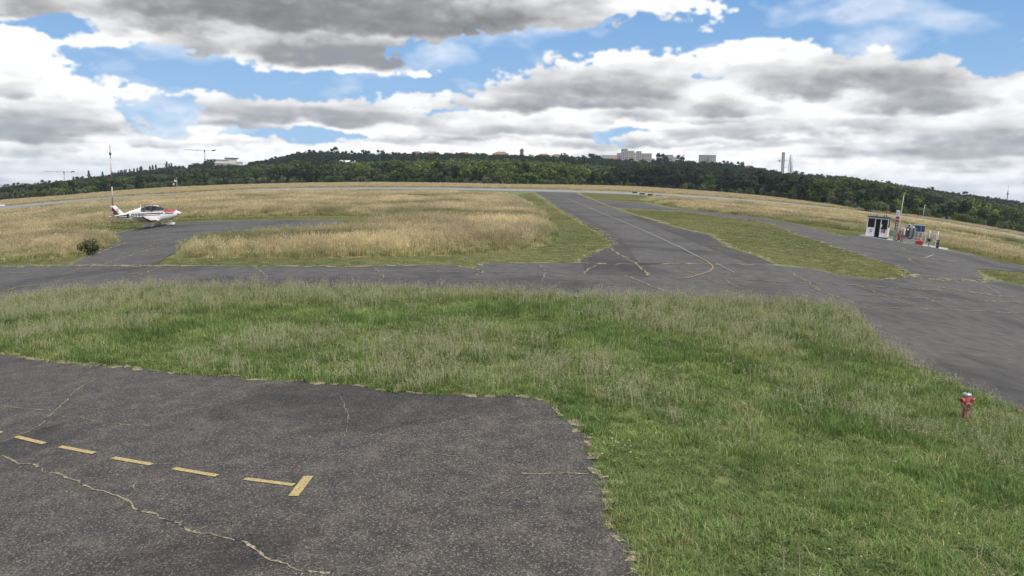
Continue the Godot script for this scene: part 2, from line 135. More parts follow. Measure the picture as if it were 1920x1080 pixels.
	t.marks.append(["apron", "yellow", 0.1, P([-10.44,-15.28,-9.69,-14.80])])
	t.treeline = P([-348.41,-498.27,-377.96,-592.79,-274.15,-490.48,-283.70,-572.40,-265.88,-629.24,-190.13,-594.54,-100.60,-588.71,-47.44,-537.86,-1.09,-491.85,45.23,-562.30,102.68,-656.09,133.18,-564.18,168.81,-534.63,155.40,-356.44,210.21,-414.25,251.32,-443.62,306.58,-483.66,404.13,-584.57])
	t.hill = [[-0.8054,528.3,-18.62,-27.46,-74.92],[-0.6984,529.6,-11.29,-14.70,-48.26],[-0.6383,621.8,-8.63,-6.69,-31.51],[-0.5983,571.7,-5.46,-3.62,-25.10],[-0.5583,521.3,-2.92,3.22,-10.80],[-0.4950,602.9,0.11,15.05,13.91],[-0.4185,657.9,3.89,27.86,40.68],[-0.3821,645.6,5.28,30.84,46.90],[-0.3723,642.3,5.61,27.27,39.46],[-0.3360,630.0,6.72,28.00,40.97],[-0.3193,624.5,7.15,34.34,54.22],[-0.2664,622.5,8.50,46.64,79.93],[-0.2268,620.9,9.30,48.92,84.70],[-0.1741,618.8,10.10,46.97,80.62],[-0.1082,580.2,10.05,49.78,86.48],[-0.0621,553.9,9.79,50.69,88.39],[-0.0192,530.9,9.44,49.30,85.48],[0.0236,543.9,9.67,49.40,85.69],[0.0632,577.6,10.18,48.68,84.20],[0.1325,656.5,10.93,45.56,77.67],[0.1820,656.7,10.00,45.04,76.59],[0.2215,611.0,8.31,44.33,75.10],[0.2612,584.9,6.78,42.11,70.47],[0.3143,565.2,4.66,34.91,55.41],[0.3409,527.3,3.27,30.17,45.51],[0.3807,468.4,1.29,28.70,42.44],[0.4205,409.4,-0.51,24.98,34.66],[0.4872,427.9,-3.74,14.99,13.79],[0.5541,467.4,-8.28,4.98,-7.13],[0.5942,490.0,-11.68,0.48,-16.53],[0.6344,514.5,-15.72,-5.54,-29.11],[0.7216,614.6,-28.87,-16.71,-52.45],[0.8226,614.6,-41.32,-31.45,-83.25]]
	t.far = [["office",-504.6,30.32,-1420.0,56.80,26.81,30.0],["barn",-177.5,27.06,-860.0,16.05,9.00,14.0],["barn",-164.8,26.26,-850.0,11.33,6.85,10.0],["house",-150.9,52.13,-1250.0,15.00,13.91,12.0],["house",-127.1,52.86,-1250.0,23.33,13.20,12.0],["house",-76.9,53.69,-1250.0,21.67,12.42,12.0],["house",-20.9,52.20,-1250.0,25.00,15.68,12.0],["house",44.9,52.06,-1250.0,21.67,13.71,12.0],["house",64.7,51.75,-1250.0,15.00,13.55,12.0],["house",509.1,27.09,-1250.0,18.33,12.46,12.0],["house",543.3,23.45,-1250.0,16.67,10.97,12.0],["house",152.8,48.63,-1250.0,16.67,14.12,12.0],["house",212.1,47.71,-1250.0,10.00,13.63,12.0],["house",362.4,40.15,-1250.0,13.33,13.19,12.0],["house",378.2,38.28,-1250.0,8.33,12.07,12.0],["block",203.6,54.51,-1500.0,12.00,33.89,14.0],["block",216.5,54.66,-1510.0,13.09,31.06,14.0],["block",229.6,55.08,-1530.0,7.14,28.42,14.0],["block",228.9,54.01,-1490.0,9.93,29.93,14.0],["block",197.1,55.23,-1520.0,9.12,26.22,14.0],["block",181.1,56.48,-1540.0,30.80,21.67,14.0],["block",253.0,55.40,-1550.0,19.63,27.97,14.0],["block",285.9,54.80,-1540.0,31.83,26.16,14.0],["block",303.9,54.23,-1530.0,8.16,22.58,14.0],["block",357.4,51.72,-1500.0,31.00,28.12,14.0],["block",364.4,51.03,-1490.0,11.92,27.02,14.0],["church",12.8,56.61,-1400.0,6.53,25.41,6.0]]
	t.rocket = [683.36,40.55,-2000.00,73.81]
	t.launchtower = [666.93,43.57,-2010.00,71.66]
	t.crane_a = [-726.74,40.43,-1900.00,50.91]
	t.crane_b = [-1170.61,-7.14,-2100.00,46.51]
	t.mast_r = [918.70,-7.86,-1500.00,44.05]
	t.masts_w = [710.30,17.33,-1500.00,23.61]
	t.masts_w2 = [712.78,17.00,-1500.00,23.97]
	t.pine_flag = [699.57,3.33,-1250.00,17.42]
	t.pylon = [-953.96,-13.41,-1500.00,62.33]
	t.skytrees = [["cypress",-600.7,8.91,-1140.0,18.11],["cypress",-581.1,12.06,-1140.0,13.80],["cypress",-558.5,15.61,-1140.0,11.76],["cypress",-555.4,16.05,-1140.0,12.11],["cypress",-553.2,16.38,-1140.0,12.20],["cypress",-550.1,16.82,-1140.0,12.18],["cypress",-547.8,17.15,-1140.0,12.26],["cypress",-542.5,17.92,-1140.0,12.33],["cypress",-536.5,18.79,-1140.0,12.31],["cypress",-531.9,19.45,-1140.0,12.47],["cypress",-527.7,20.06,-1140.0,13.43],["cypress",-525.8,20.34,-1140.0,13.93],["cypress",-513.8,22.08,-1140.0,13.13],["cypress",-510.0,22.63,-1140.0,13.39],["cypress",-505.4,23.29,-1140.0,13.56],["cypress",-490.2,25.48,-1140.0,16.09],["cypress",-483.5,26.45,-1140.0,13.01],["cypress",-486.6,26.01,-1140.0,12.65],["round",-302.0,46.00,-1140.0,12.91],["round",-292.2,46.49,-1140.0,14.81],["round",-284.7,46.87,-1140.0,13.82],["round",-273.5,47.43,-1140.0,13.45],["round",-264.5,47.88,-1140.0,12.42],["round",-251.7,47.96,-1140.0,17.74],["round",-238.9,47.55,-1140.0,13.18],["round",-226.9,47.18,-1140.0,13.77],["round",-211.2,46.68,-1140.0,16.02],["round",-205.9,46.51,-1140.0,14.79],["round",-188.7,46.64,-1140.0,15.70],["round",-172.2,47.26,-1140.0,13.15],["round",-162.4,47.62,-1140.0,12.21],["round",-93.4,49.61,-1140.0,10.67],["round",-44.6,49.28,-1140.0,11.10],["round",70.2,48.04,-1140.0,15.06],["round",100.3,46.89,-1140.0,13.03],["round",110.7,46.47,-1140.0,17.33],["round",113.7,46.35,-1140.0,16.76],["round",208.8,44.31,-1140.0,21.92],["round",233.7,43.94,-1140.0,19.01],["round",244.6,43.78,-1140.0,11.21],["round",285.9,42.06,-1140.0,12.16],["round",298.5,41.40,-1140.0,15.26],["round",306.2,40.50,-1140.0,13.32],["round",317.4,39.19,-1140.0,15.57],["round",335.0,37.13,-1140.0,12.00],["round",348.6,35.52,-1140.0,10.86],["round",363.1,33.66,-1140.0,10.00],["round",367.5,32.98,-1140.0,11.50],["round",395.4,29.52,-1140.0,13.95],["round",403.0,29.28,-1140.0,13.58],["round",418.2,28.80,-1140.0,11.34],["round",444.6,27.44,-1140.0,10.93],["round",530.1,18.03,-1140.0,13.62],["round",539.3,16.83,-1140.0,12.00],["round",554.6,14.84,-1140.0,11.26],["round",588.6,10.40,-1140.0,14.05],["round",607.8,7.89,-1140.0,11.65],["round",627.0,5.40,-1140.0,10.74],["round",647.4,3.24,-1140.0,11.76],["round",703.1,-3.08,-1140.0,10.79],["round",-719.3,-6.17,-1140.0,12.46],["round",-705.6,-5.24,-1140.0,14.01],["round",-664.7,-1.07,-1140.0,13.54],["round",-660.2,-0.40,-1140.0,12.20],["round",-647.3,1.51,-1140.0,10.52],["round",-618.4,6.04,-1140.0,11.71],["round",-614.6,6.66,-1140.0,11.91],["round",-609.3,7.51,-1140.0,11.15],["round",-563.8,14.84,-1140.0,10.58],["round",-430.7,28.80,-1140.0,16.77],["round",-427.0,27.63,-1140.0,18.00]]
	t.plane = Vector3(-38.068, 0.235, -85.205)
	t.mast = Vector3(-65.172, -0.080, -130.751)
	t.windsock = Vector3(-244.672, 3.734, -585.463)
	t.postw = Vector3(-54.438, 0.229, -117.258)
	t.bush = Vector3(-28.837, -0.246, -54.649)
	t.kiosk = Vector3(46.541, -0.501, -103.361)
	t.totem = Vector3(46.354, -0.791, -96.967)
	t.exting = Vector3(45.869, -0.805, -95.540)
	t.pump = Vector3(48.008, -1.006, -96.749)
	t.lampa = Vector3(50.108, -0.856, -104.583)
	t.lampb = Vector3(49.790, -1.176, -97.826)
	t.redbox = Vector3(48.611, -1.160, -95.366)
	t.bollard = Vector3(52.096, -1.491, -97.761)
	t.hydrant = Vector3(10.205, -0.389, -17.508)
	t.frame_a = Vector3(51.707, -0.948, -106.588)
	t.frame_b = Vector3(54.131, -1.421, -103.655)
	t.blueboard = Vector3(52.186, -1.171, -103.535)
	t.slab_l = Vector3(44.740, -0.284, -103.851)
	t.slab_r = Vector3(55.906, -2.105, -96.864)
	t.slab_bl = Vector3(50.278, -0.425, -113.941)
	t.slab_br = Vector3(60.018, -2.214, -104.532)
	t.papi0 = Vector3(44.611, 4.849, -297.030)
	t.papi1 = Vector3(43.468, 4.362, -272.494)
	t.papi2 = Vector3(44.030, 4.072, -259.773)
	t.papi3 = Vector3(44.844, 3.808, -248.948)
	t.marker = Vector3(-192.126, -4.095, -301.441)
	t.reel = Vector3(52.201, -1.422, -99.160)
	t.plinth = Vector3(46.284, -0.915, -94.410)
	t.holes = [[-29.19,9.55,1.75,0.65,0.90],[-26.05,8.21,1.23,0.34,0.80],[-22.52,7.58,4.89,0.99,1.00],[-16.92,6.92,8.04,0.76,1.00],[-9.86,7.18,6.30,0.65,1.00],[-4.36,8.85,3.61,1.38,1.00],[-1.03,9.74,3.44,1.30,0.90],[-23.08,4.88,1.78,1.07,1.00],[-23.58,3.77,1.60,0.53,0.70],[-14.89,3.71,5.35,0.46,0.75],[4.88,10.40,6.45,0.84,1.00],[10.13,11.15,2.22,0.61,1.00],[13.17,10.64,3.26,0.46,0.90],[20.86,11.64,7.34,1.15,1.10],[27.91,10.78,5.07,1.68,1.15],[30.74,8.53,2.12,0.76,1.00],[6.92,4.26,2.45,0.42,0.80],[13.12,7.89,1.45,0.23,0.60],[-5.08,5.72,2.27,0.34,0.70],[-31.25,9.59,1.26,0.31,0.60],[-2.46,5.41,2.67,0.27,0.50],[16.28,10.75,2.11,0.38,0.70]]
	t.greys = [[-12.69,11.79,14.54,1.99,1.25],[-22.43,10.29,3.92,1.15,0.80],[-3.29,12.45,4.95,1.34,0.90],[-12.00,9.18,7.86,0.99,1.15],[-6.94,9.82,2.63,0.53,0.80],[-30.53,10.45,2.55,0.76,0.90],[-14.52,5.01,6.80,0.76,0.95],[-19.68,4.23,3.05,0.46,0.80],[-30.72,3.47,3.39,0.92,1.00],[-26.21,3.78,2.92,0.57,0.75],[-31.44,5.61,1.53,0.76,0.80],[5.34,7.22,6.25,1.15,0.95],[3.89,6.20,6.84,0.57,1.05],[22.39,7.53,7.51,1.07,0.95],[26.19,6.15,3.69,0.92,0.95],[19.17,7.02,4.09,0.61,0.70],[14.45,5.85,2.33,0.57,0.90],[8.17,5.29,3.56,0.46,0.70],[30.45,3.40,5.11,1.22,0.90],[21.28,4.66,6.96,0.57,0.70],[16.27,4.28,7.39,0.46,0.60],[0.75,4.34,6.49,0.46,0.65],[5.21,11.78,2.65,0.61,0.45],[27.51,4.32,4.81,0.53,0.60],[31.33,6.26,2.23,0.69,0.50],[23.95,3.03,7.02,0.53,0.45],[-31.34,1.95,1.67,0.46,0.40],[-9.87,3.44,4.82,0.27,0.55],[-3.19,3.82,3.43,0.23,0.50],[-25.18,2.83,2.19,0.23,0.40],[3.21,3.56,4.57,0.27,0.45],[10.98,3.63,4.05,0.27,0.50],[18.70,3.57,3.43,0.31,0.50],[26.44,2.65,3.68,0.31,0.50],[-19.38,2.85,2.04,0.19,0.35],[-28.78,2.48,1.76,0.27,0.40],[13.42,5.08,2.89,0.34,0.60],[-7.67,4.45,3.38,0.31,0.50]]
	t.pitch = 0.11811

# ------------------------------------------------------------------ terrain
func ground_y(x: float, z: float) -> float:
	var zz := sqrt(z * z + 100.0)
	var k := absf(x) / zz / 0.64
	var g := pow(k, 2.3) if k < 1.1 else pow(1.1, 2.3) + 2.3 * pow(1.1, 1.3) * (k - 1.1)
	return 0.0187 * (zz - 10.0) - (0.0493 if x > 0.0 else 0.032) * zz * g

func ground_normal(x: float, z: float) -> Vector3:
	var e := 0.5
	return Vector3(ground_y(x - e, z) - ground_y(x + e, z), 2 * e, ground_y(x, z - e) - ground_y(x, z + e)).normalized()

func hill_row(tt: float) -> Array:
	var h: Array = t.hill
	var i := 0
	while i < h.size() - 2 and h[i + 1][0] < tt:
		i += 1
	var k := clampf((tt - h[i][0]) / (h[i + 1][0] - h[i][0]), 0, 1)
	var r := []
	for j in range(1, 5):
		r.append(lerpf(h[i][j], h[i + 1][j], k))
	return r

func hill_y(x: float, z: float) -> float:
	var d := -z
	var r := hill_row(x / d)
	if d < r[0]:
		return ground_y(x, z)
	if d < 1150.0:
		return lerpf(r[1], r[2], (d - r[0]) / (1150.0 - r[0]))
	return lerpf(r[2], r[3], (d - 1150.0) / 1250.0)

# ------------------------------------------------------------------ small helpers
func lin(r: float, g: float, b: float) -> Color:
	return Color(r, g, b).linear_to_srgb()

func mat(c: Color, rough := 0.8, metal := 0.0) -> StandardMaterial3D:
	var m := StandardMaterial3D.new()
	m.albedo_color = c
	m.roughness = rough
	m.metallic = metal
	return m

func numbered(called: String) -> String:
	if not taken.has(called):
		taken[called] = 0
		return called
	taken[called] += 1
	return "%s_%03d" % [called, taken[called]]

func tag(o: Node, label: String, category: String, group := "", kind := "") -> void:
	o.set_meta("label", label)
	if category:
		o.set_meta("category", category)
	if group:
		o.set_meta("group", group)
	if kind:
		o.set_meta("kind", kind)

func thing(called: String, where: Vector3, label: String, category: String, group := "", turn := 0.0) -> Node3D:
	var o := Node3D.new()
	o.name = numbered(called)
	add_child(o)
	o.position = where
	o.rotation.y = turn
	tag(o, label, category, group)
	return o

func begin(flat := false) -> SurfaceTool:
	var st := SurfaceTool.new()
	st.begin(Mesh.PRIMITIVE_TRIANGLES)
	st.set_smooth_group(-1 if flat else 0)
	return st

func part(st: SurfaceTool, called: String, m: Material, parent: Node) -> MeshInstance3D:
	st.generate_normals()
	var o := MeshInstance3D.new()
	o.mesh = st.commit()
	o.mesh.surface_set_material(0, m)
	o.name = numbered(called) if parent == self else called
	parent.add_child(o, true)
	return o

func quad(st: SurfaceTool, a: Vector3, b: Vector3, c: Vector3, d: Vector3) -> void:
	for v in [a, b, c, a, c, d]:
		st.add_vertex(v)

func box(st: SurfaceTool, c: Vector3, s: Vector3, b := Basis.IDENTITY) -> void:
	st.set_smooth_group(-1)
	var h := s / 2
	var q := []
	for i in 8:
		q.append(c + b * Vector3(h.x if i & 1 else -h.x, h.y if i & 2 else -h.y, h.z if i & 4 else -h.z))
	for f in [[4, 6, 7, 5], [1, 3, 2, 0], [5, 7, 3, 1], [0, 2, 6, 4], [2, 3, 7, 6], [0, 4, 5, 1]]:
		quad(st, q[f[0]], q[f[1]], q[f[2]], q[f[3]])

func ring(c: Vector3, ax: Vector3, r: float, n: int) -> PackedVector3Array:
	var u := ax.cross(Vector3.UP if absf(ax.y) < 0.9 else Vector3.RIGHT).normalized()
	var v := ax.cross(u).normalized()
	var a := PackedVector3Array()
	for i in n:
		var w := TAU * i / n
		a.append(c + (u * cos(w) + v * sin(w)) * r)
	return a

func loft(st: SurfaceTool, rings: Array, caps := true) -> void:
	for i in rings.size() - 1:
		var n: int = rings[i].size()
		for j in n:
			var k := (j + 1) % n
			quad(st, rings[i][j], rings[i + 1][j], rings[i + 1][k], rings[i][k])
	if caps:
		for e in [0, rings.size() - 1]:
			var mid := Vector3.ZERO
			for p in rings[e]:
				mid += p
			mid /= rings[e].size()
			for j in rings[e].size():
				var k: int = (j + 1) % rings[e].size()
				if e == 0:
					for v in [mid, rings[e][j], rings[e][k]]:
						st.add_vertex(v)
				else:
					for v in [mid, rings[e][k], rings[e][j]]:
						st.add_vertex(v)

func tube(st: SurfaceTool, pts: Array, r0: float, r1: float, n := 8) -> void:
	st.set_smooth_group(0)
	var rings := []
	for i in pts.size():
		var ax: Vector3 = (pts[mini(i + 1, pts.size() - 1)] - pts[maxi(i - 1, 0)]).normalized()
		rings.append(ring(pts[i], ax, lerpf(r0, r1, float(i) / (pts.size() - 1)), n))
	loft(st, rings)

func lathe(st: SurfaceTool, prof: Array, o := Vector3.ZERO, ax := Vector3.UP, n := 20) -> void:
	st.set_smooth_group(0)
	var rings := []
	for p in prof:
		rings.append(ring(o + ax * p[1], ax, p[0], n))
	loft(st, rings)

func block(called: String, m: Material, parent: Node, c: Vector3, s: Vector3, b := Basis.IDENTITY) -> MeshInstance3D:
	var st := begin(true)
	box(st, c, s, b)
	return part(st, called, m, parent)

func rod(called: String, m: Material, parent: Node, pts: Array, r0: float, r1 := -1.0, n := 10) -> MeshInstance3D:
	var st := begin()
	tube(st, pts, r0, r0 if r1 < 0 else r1, n)
	return part(st, called, m, parent)

func words(text: String, size: float, m: Material, parent: Node, xf: Transform3D, called := "lettering") -> void:
	var tm := TextMesh.new()
	var f := SystemFont.new()
	f.font_names = PackedStringArray(["Droid Sans"])
	f.font_weight = 700
	tm.font = f
	tm.text = text
	tm.font_size = 32
	tm.pixel_size = size / 24.0
	tm.depth = 0.006
	tm.material = m
	var o := MeshInstance3D.new()
	o.mesh = tm
	o.name = called
	o.transform = xf
	parent.add_child(o, true)

# ------------------------------------------------------------------ textures
func noise_picture(seed_: int, freq: float, octaves: int, size: int, stops: Array, kind := FastNoiseLite.TYPE_SIMPLEX_SMOOTH) -> Image:
	var n := FastNoiseLite.new()
	n.seed = seed_
	n.noise_type = kind
	n.frequency = freq
	n.fractal_octaves = octaves
	var raw := n.get_seamless_image(size, size).get_data()
	var lut := PackedByteArray()
	lut.resize(768)
	for i in 256:
		var f := i / 255.0
		var j := 0
		while j < stops.size() - 2 and stops[j + 1][0] < f:
			j += 1
		var k := clampf((f - stops[j][0]) / maxf(stops[j + 1][0] - stops[j][0], 1e-4), 0, 1)
		var c: Color = (stops[j][1] as Color).lerp(stops[j + 1][1], k)
		lut[i * 3] = int(c.r * 255)
		lut[i * 3 + 1] = int(c.g * 255)
		lut[i * 3 + 2] = int(c.b * 255)
	var d := PackedByteArray()
	d.resize(size * size * 3)
	for i in size * size:
		var v := raw[i] * 3
		d[i * 3] = lut[v]
		d[i * 3 + 1] = lut[v + 1]
		d[i * 3 + 2] = lut[v + 2]
	return Image.create_from_data(size, size, false, Image.FORMAT_RGB8, d)

func grey(v: float) -> Color:
	return Color(v, v, v)

func speckle(seed_: int, size: int, base: Image, chance: float, light: Color, dark: Color, most := 2) -> Image:
	var r := RandomNumberGenerator.new()
	r.seed = seed_
	for i in int(size * size * chance):
		var w := r.randi_range(1, most)
		var c := light if r.randf() < 0.55 else dark
		var x := r.randi_range(0, size - 3)
		var y := r.randi_range(0, size - 3)
		c = base.get_pixel(x, y).lerp(c, r.randf_range(0.35, 1.0))
		base.fill_rect(Rect2i(x, y, w, r.randi_range(1, most)), c)
	return base

func blotches(seed_: int, size: int, base: Image, count: int, c: Color) -> void:
	# pale lichen rings and worn spots
	var r := RandomNumberGenerator.new()
	r.seed = seed_
	for i in count:
		var x := r.randi_range(30, size - 30)
		var y := r.randi_range(30, size - 30)
		var w := r.randf_range(2, 9)
		for k in int(w * w * 1.4):
			var px := clampi(x + int(r.randfn() * w * 0.6), 0, size - 2)
			var py := clampi(y + int(r.randfn() * w * 0.6), 0, size - 2)
			base.set_pixel(px, py, base.get_pixel(px, py).lerp(c, r.randf_range(0.3, 0.8)))

func ground_material(im: Image, metres: float, rough: float, bump := 0.0) -> StandardMaterial3D:
	var m := mat(Color.WHITE, rough)
	m.albedo_texture = ImageTexture.create_from_image(im)
	m.vertex_color_use_as_albedo = true
	m.uv1_triplanar = true
	m.uv1_world_triplanar = true
	m.uv1_scale = Vector3.ONE / metres
	if bump > 0:
		var b: Image = im.duplicate()
		b.convert(Image.FORMAT_RGBA8)
		b.bump_map_to_normal_map(bump)
		m.normal_enabled = true
		m.normal_texture = ImageTexture.create_from_image(b)
	return m

# ------------------------------------------------------------------ sheets that follow the ground
func cells(poly: PackedVector2Array, share: float, least: float) -> Array:
	var out := []
	var lo := poly[0]
	var hi := poly[0]
	for p in poly:
		lo = lo.min(p)
		hi = hi.max(p)
	var s := maxf(hi.x - lo.x, hi.y - lo.y)
	_cut(poly, lo, s, share, least, out)
	return out

func _cut(poly: PackedVector2Array, at: Vector2, s: float, share: float, least: float, out: Array) -> void:
	var near := Vector2.ZERO.clamp(at, at + Vector2(s, s)).length()
	if s <= maxf(least, share * near):
		out.append(poly)
		return
	var h := s / 2
	for i in 4:
		var a := at + Vector2(h * (i & 1), h * (i >> 1))
		var r := PackedVector2Array([a, a + Vector2(h, 0), a + Vector2(h, h), a + Vector2(0, h)])
		for q in Geometry2D.intersect_polygons(poly, r):
			if not Geometry2D.is_polygon_clockwise(q):
				_cut(q, a, h, share, least, out)

func tone(x: float, z: float, amount: float) -> Color:
	# worn and stained asphalt: broad fields, patches with an outline, small spots
	var v := 1.0 + amount * (0.8 * wide.get_noise_2d(x, z) + 0.5 * patchy.get_noise_2d(x, z))
	var p := wide.get_noise_2d(x * 2.6 + 80.0, z * 2.6)
	v *= 1.0 + amount * 0.55 * smoothstep(0.06, 0.16, p) - amount * 0.5 * smoothstep(0.10, 0.20, -p)
	var spot := smoothstep(0.28, 0.40, patchy.get_noise_2d(x * 1.3 + 31.0, z * 1.3))
	v *= 1.0 - amount * 0.35 * spot
	return Color(v * (1.0 + 0.05 * spot), v, v * (1.0 - 0.02 * spot))

func sheet(called: String, poly: PackedVector2Array, lift: float, m: Material, parent: Node, share := 0.05, least := 1.5, amount := 0.0) -> MeshInstance3D:
	var st := SurfaceTool.new()
	st.begin(Mesh.PRIMITIVE_TRIANGLES)
	for q in cells(poly, share, least):
		var tri := Geometry2D.triangulate_polygon(q)
		for i in range(0, tri.size(), 3):
			var ids := [tri[i], tri[i + 1], tri[i + 2]]
			if (q[ids[1]] - q[ids[0]]).cross(q[ids[2]] - q[ids[0]]) < 0:
				ids.reverse()
			for j in ids:
				var p: Vector2 = q[j]
				st.set_normal(ground_normal(p.x, p.y))
				st.set_color(tone(p.x, p.y, amount))
				st.add_vertex(Vector3(p.x, ground_y(p.x, p.y) + lift, p.y))
	var o := MeshInstance3D.new()
	o.mesh = st.commit()
	o.mesh.surface_set_material(0, m)
	o.name = numbered(called) if parent == self else called
	parent.add_child(o, true)
	return o

func ribbon(line: PackedVector2Array, width: float, jitter: float) -> PackedVector2Array:
	# a strip along a line; jitter makes it wander and change width as a crack does
	var pts := PackedVector2Array()
	for i in line.size() - 1:
		var n := maxi(1, int(line[i].distance_to(line[i + 1]) / maxf(0.07, 0.008 * line[i].length()))) if jitter > 0 else maxi(1, int(line[i].distance_to(line[i + 1]) / 3.0))
		for k in n:
			pts.append(line[i].lerp(line[i + 1], float(k) / n))
	pts.append(line[line.size() - 1])
	var a := PackedVector2Array()
	var b := PackedVector2Array()
	for i in pts.size():
		var d := (pts[mini(i + 1, pts.size() - 1)] - pts[maxi(i - 1, 0)]).normalized().orthogonal()
		var p := pts[i]
		var w := width
		if jitter > 0:
			p += d * (rng.randf_range(-0.25, 0.25) + 1.6 * patchy.get_noise_2d(p.x * 2.5, p.y * 2.5)) * jitter
			w = width * (0.35 + 1.0 * pow(rng.randf(), 1.6))
		a.append(p + d * w / 2)
		b.append(p - d * w / 2)
	b.reverse()
	a.append_array(b)
	return a

func strip_mesh(called: String, outline: PackedVector2Array, lift: float, m: Material, parent: Node, thin := 1.0, gaps := 0.0) -> MeshInstance3D:
	var st := SurfaceTool.new()
	st.begin(Mesh.PRIMITIVE_TRIANGLES)
	var n := outline.size()
	for i in n / 2 - 1:
		if gaps > 0.0 and i > 0 and rng.randf() < gaps:
			continue
		var q := [outline[i], outline[i + 1], outline[n - 2 - i], outline[n - 1 - i]]
		if thin < 1.0:
			var m0: Vector2 = (q[0] + q[3]) / 2
			var m1: Vector2 = (q[1] + q[2]) / 2
			q = [m0.lerp(q[0], thin), m1.lerp(q[1], thin), m1.lerp(q[2], thin), m0.lerp(q[3], thin)]
		var up_first: bool = (q[1] - q[0]).cross(q[2] - q[0]) > 0
		for j in ([0, 1, 2, 0, 2, 3] if up_first else [0, 2, 1, 0, 3, 2]):
			var p: Vector2 = q[j]
			st.set_normal(Vector3.UP)
			st.set_color(Color.WHITE)
			st.add_vertex(Vector3(p.x, ground_y(p.x, p.y) + lift, p.y))
	var o := MeshInstance3D.new()
	o.mesh = st.commit()
	o.mesh.surface_set_material(0, m)
	o.name = called
	parent.add_child(o, true)
	return o

# ------------------------------------------------------------------ plants
func tuft(seed_: int, blades: int, radius: float, height: float, width: float, lean: float, tones: Array, thick_top := false) -> ArrayMesh:
	var r := RandomNumberGenerator.new()
	r.seed = seed_
	var v := PackedVector3Array()
	var nn := PackedVector3Array()
	var cc := PackedColorArray()
	for i in blades:
		var a := r.randf() * TAU
		var root := Vector3(cos(a), 0, sin(a)) * radius * sqrt(r.randf())
		root.y = -0.02
		var b := r.randf() * TAU
		var way := Vector3(cos(b), 0, sin(b))
		var h := height * r.randf_range(0.55, 1.1)
		var l := h * lean * r.randf_range(0.2, 1.2)
		var side := way.cross(Vector3.UP).rotated(Vector3.UP, r.randf_range(-0.8, 0.8)) * width * r.randf_range(0.6, 1.2) / 2
		var c: Color = tones[r.randi() % tones.size()]
		c = c * r.randf_range(0.8, 1.2)
		var mid := root + Vector3.UP * h * 0.6 + way * l * 0.3
		var tip := root + Vector3.UP * h * r.randf_range(0.8, 1.0) + way * l
		var nrm := (tip - root).cross(side).normalized()
		for p in [root - side, root + side, mid + side, root - side, mid + side, mid - side, mid - side, mid + side, tip]:
			v.append(p)
			nn.append(nrm)
			cc.append(c)
	return raw_mesh(v, nn, cc)

func raw_mesh(v: PackedVector3Array, nn: PackedVector3Array, cc: PackedColorArray) -> ArrayMesh:
	var arr := []
	arr.resize(Mesh.ARRAY_MAX)
	arr[Mesh.ARRAY_VERTEX] = v
	arr[Mesh.ARRAY_NORMAL] = nn
	arr[Mesh.ARRAY_COLOR] = cc
	var m := ArrayMesh.new()
	m.add_surface_from_arrays(Mesh.PRIMITIVE_TRIANGLES, arr)
	return m

func panicles(seed_: int, stems: int, radius: float, height: float, grain: float, stalk: Array, seeds: Array) -> ArrayMesh:
	var r := RandomNumberGenerator.new()
	r.seed = seed_
	var v := PackedVector3Array()
	var nn := PackedVector3Array()
	var cc := PackedColorArray()
	for i in stems:
		var a := r.randf() * TAU
		var root := Vector3(cos(a), 0, sin(a)) * radius * sqrt(r.randf())
		root.y = -0.02
		var b := r.randf() * TAU
		var way := Vector3(cos(b), 0, sin(b))
		var h := height * r.randf_range(0.7, 1.15)
		var l := h * r.randf_range(0.1, 0.35)
		var w := way.cross(Vector3.UP) * grain * 0.18
		var c: Color = stalk[r.randi() % stalk.size()]
		var mid := root + Vector3.UP * h * 0.6 + way * l * 0.3
		var tip := root + Vector3.UP * h + way * l
		for p in [root - w, root + w, mid + w, root - w, mid + w, mid - w, mid - w, mid + w, tip]:
			v.append(p)
			nn.append((tip - root).cross(w).normalized())
			cc.append(c)
		for k in r.randi_range(7, 13):
			var f := r.randf_range(0.62, 1.0)
			var at := mid.lerp(tip, (f - 0.6) / 0.4) + Vector3(r.randf_range(-1, 1), r.randf_range(-0.6, 0.6), r.randf_range(-1, 1)) * grain * 1.5 * (1.15 - f) * 2.0
			var along := (Vector3.DOWN * r.randf_range(0.5, 1.2) + way * r.randf_range(0.0, 0.7) + Vector3(r.randf_range(-0.4, 0.4), 0.1, r.randf_range(-0.4, 0.4))).normalized() * grain * 1.25
			var across := along.cross(Vector3(r.randf_range(-1, 1), r.randf_range(-1, 1), r.randf_range(-1, 1))).normalized() * grain * 0.2
			var s: Color = seeds[r.randi() % seeds.size()]
			s = s * r.randf_range(0.8, 1.15)
			for p in [at - along * 0.5, at + across, at + along * 0.6, at - along * 0.5, at + along * 0.6, at - across]:
				v.append(p)
				nn.append(along.cross(across).normalized())
				cc.append(s)
	return raw_mesh(v, nn, cc)

func rim_distance(poly: PackedVector2Array, p: Vector2) -> float:
	var best := 1e9
	for i in poly.size():
		best = minf(best, p.distance_to(Geometry2D.get_closest_point_to_segment(p, poly[i], poly[(i + 1) % poly.size()])))
	return best

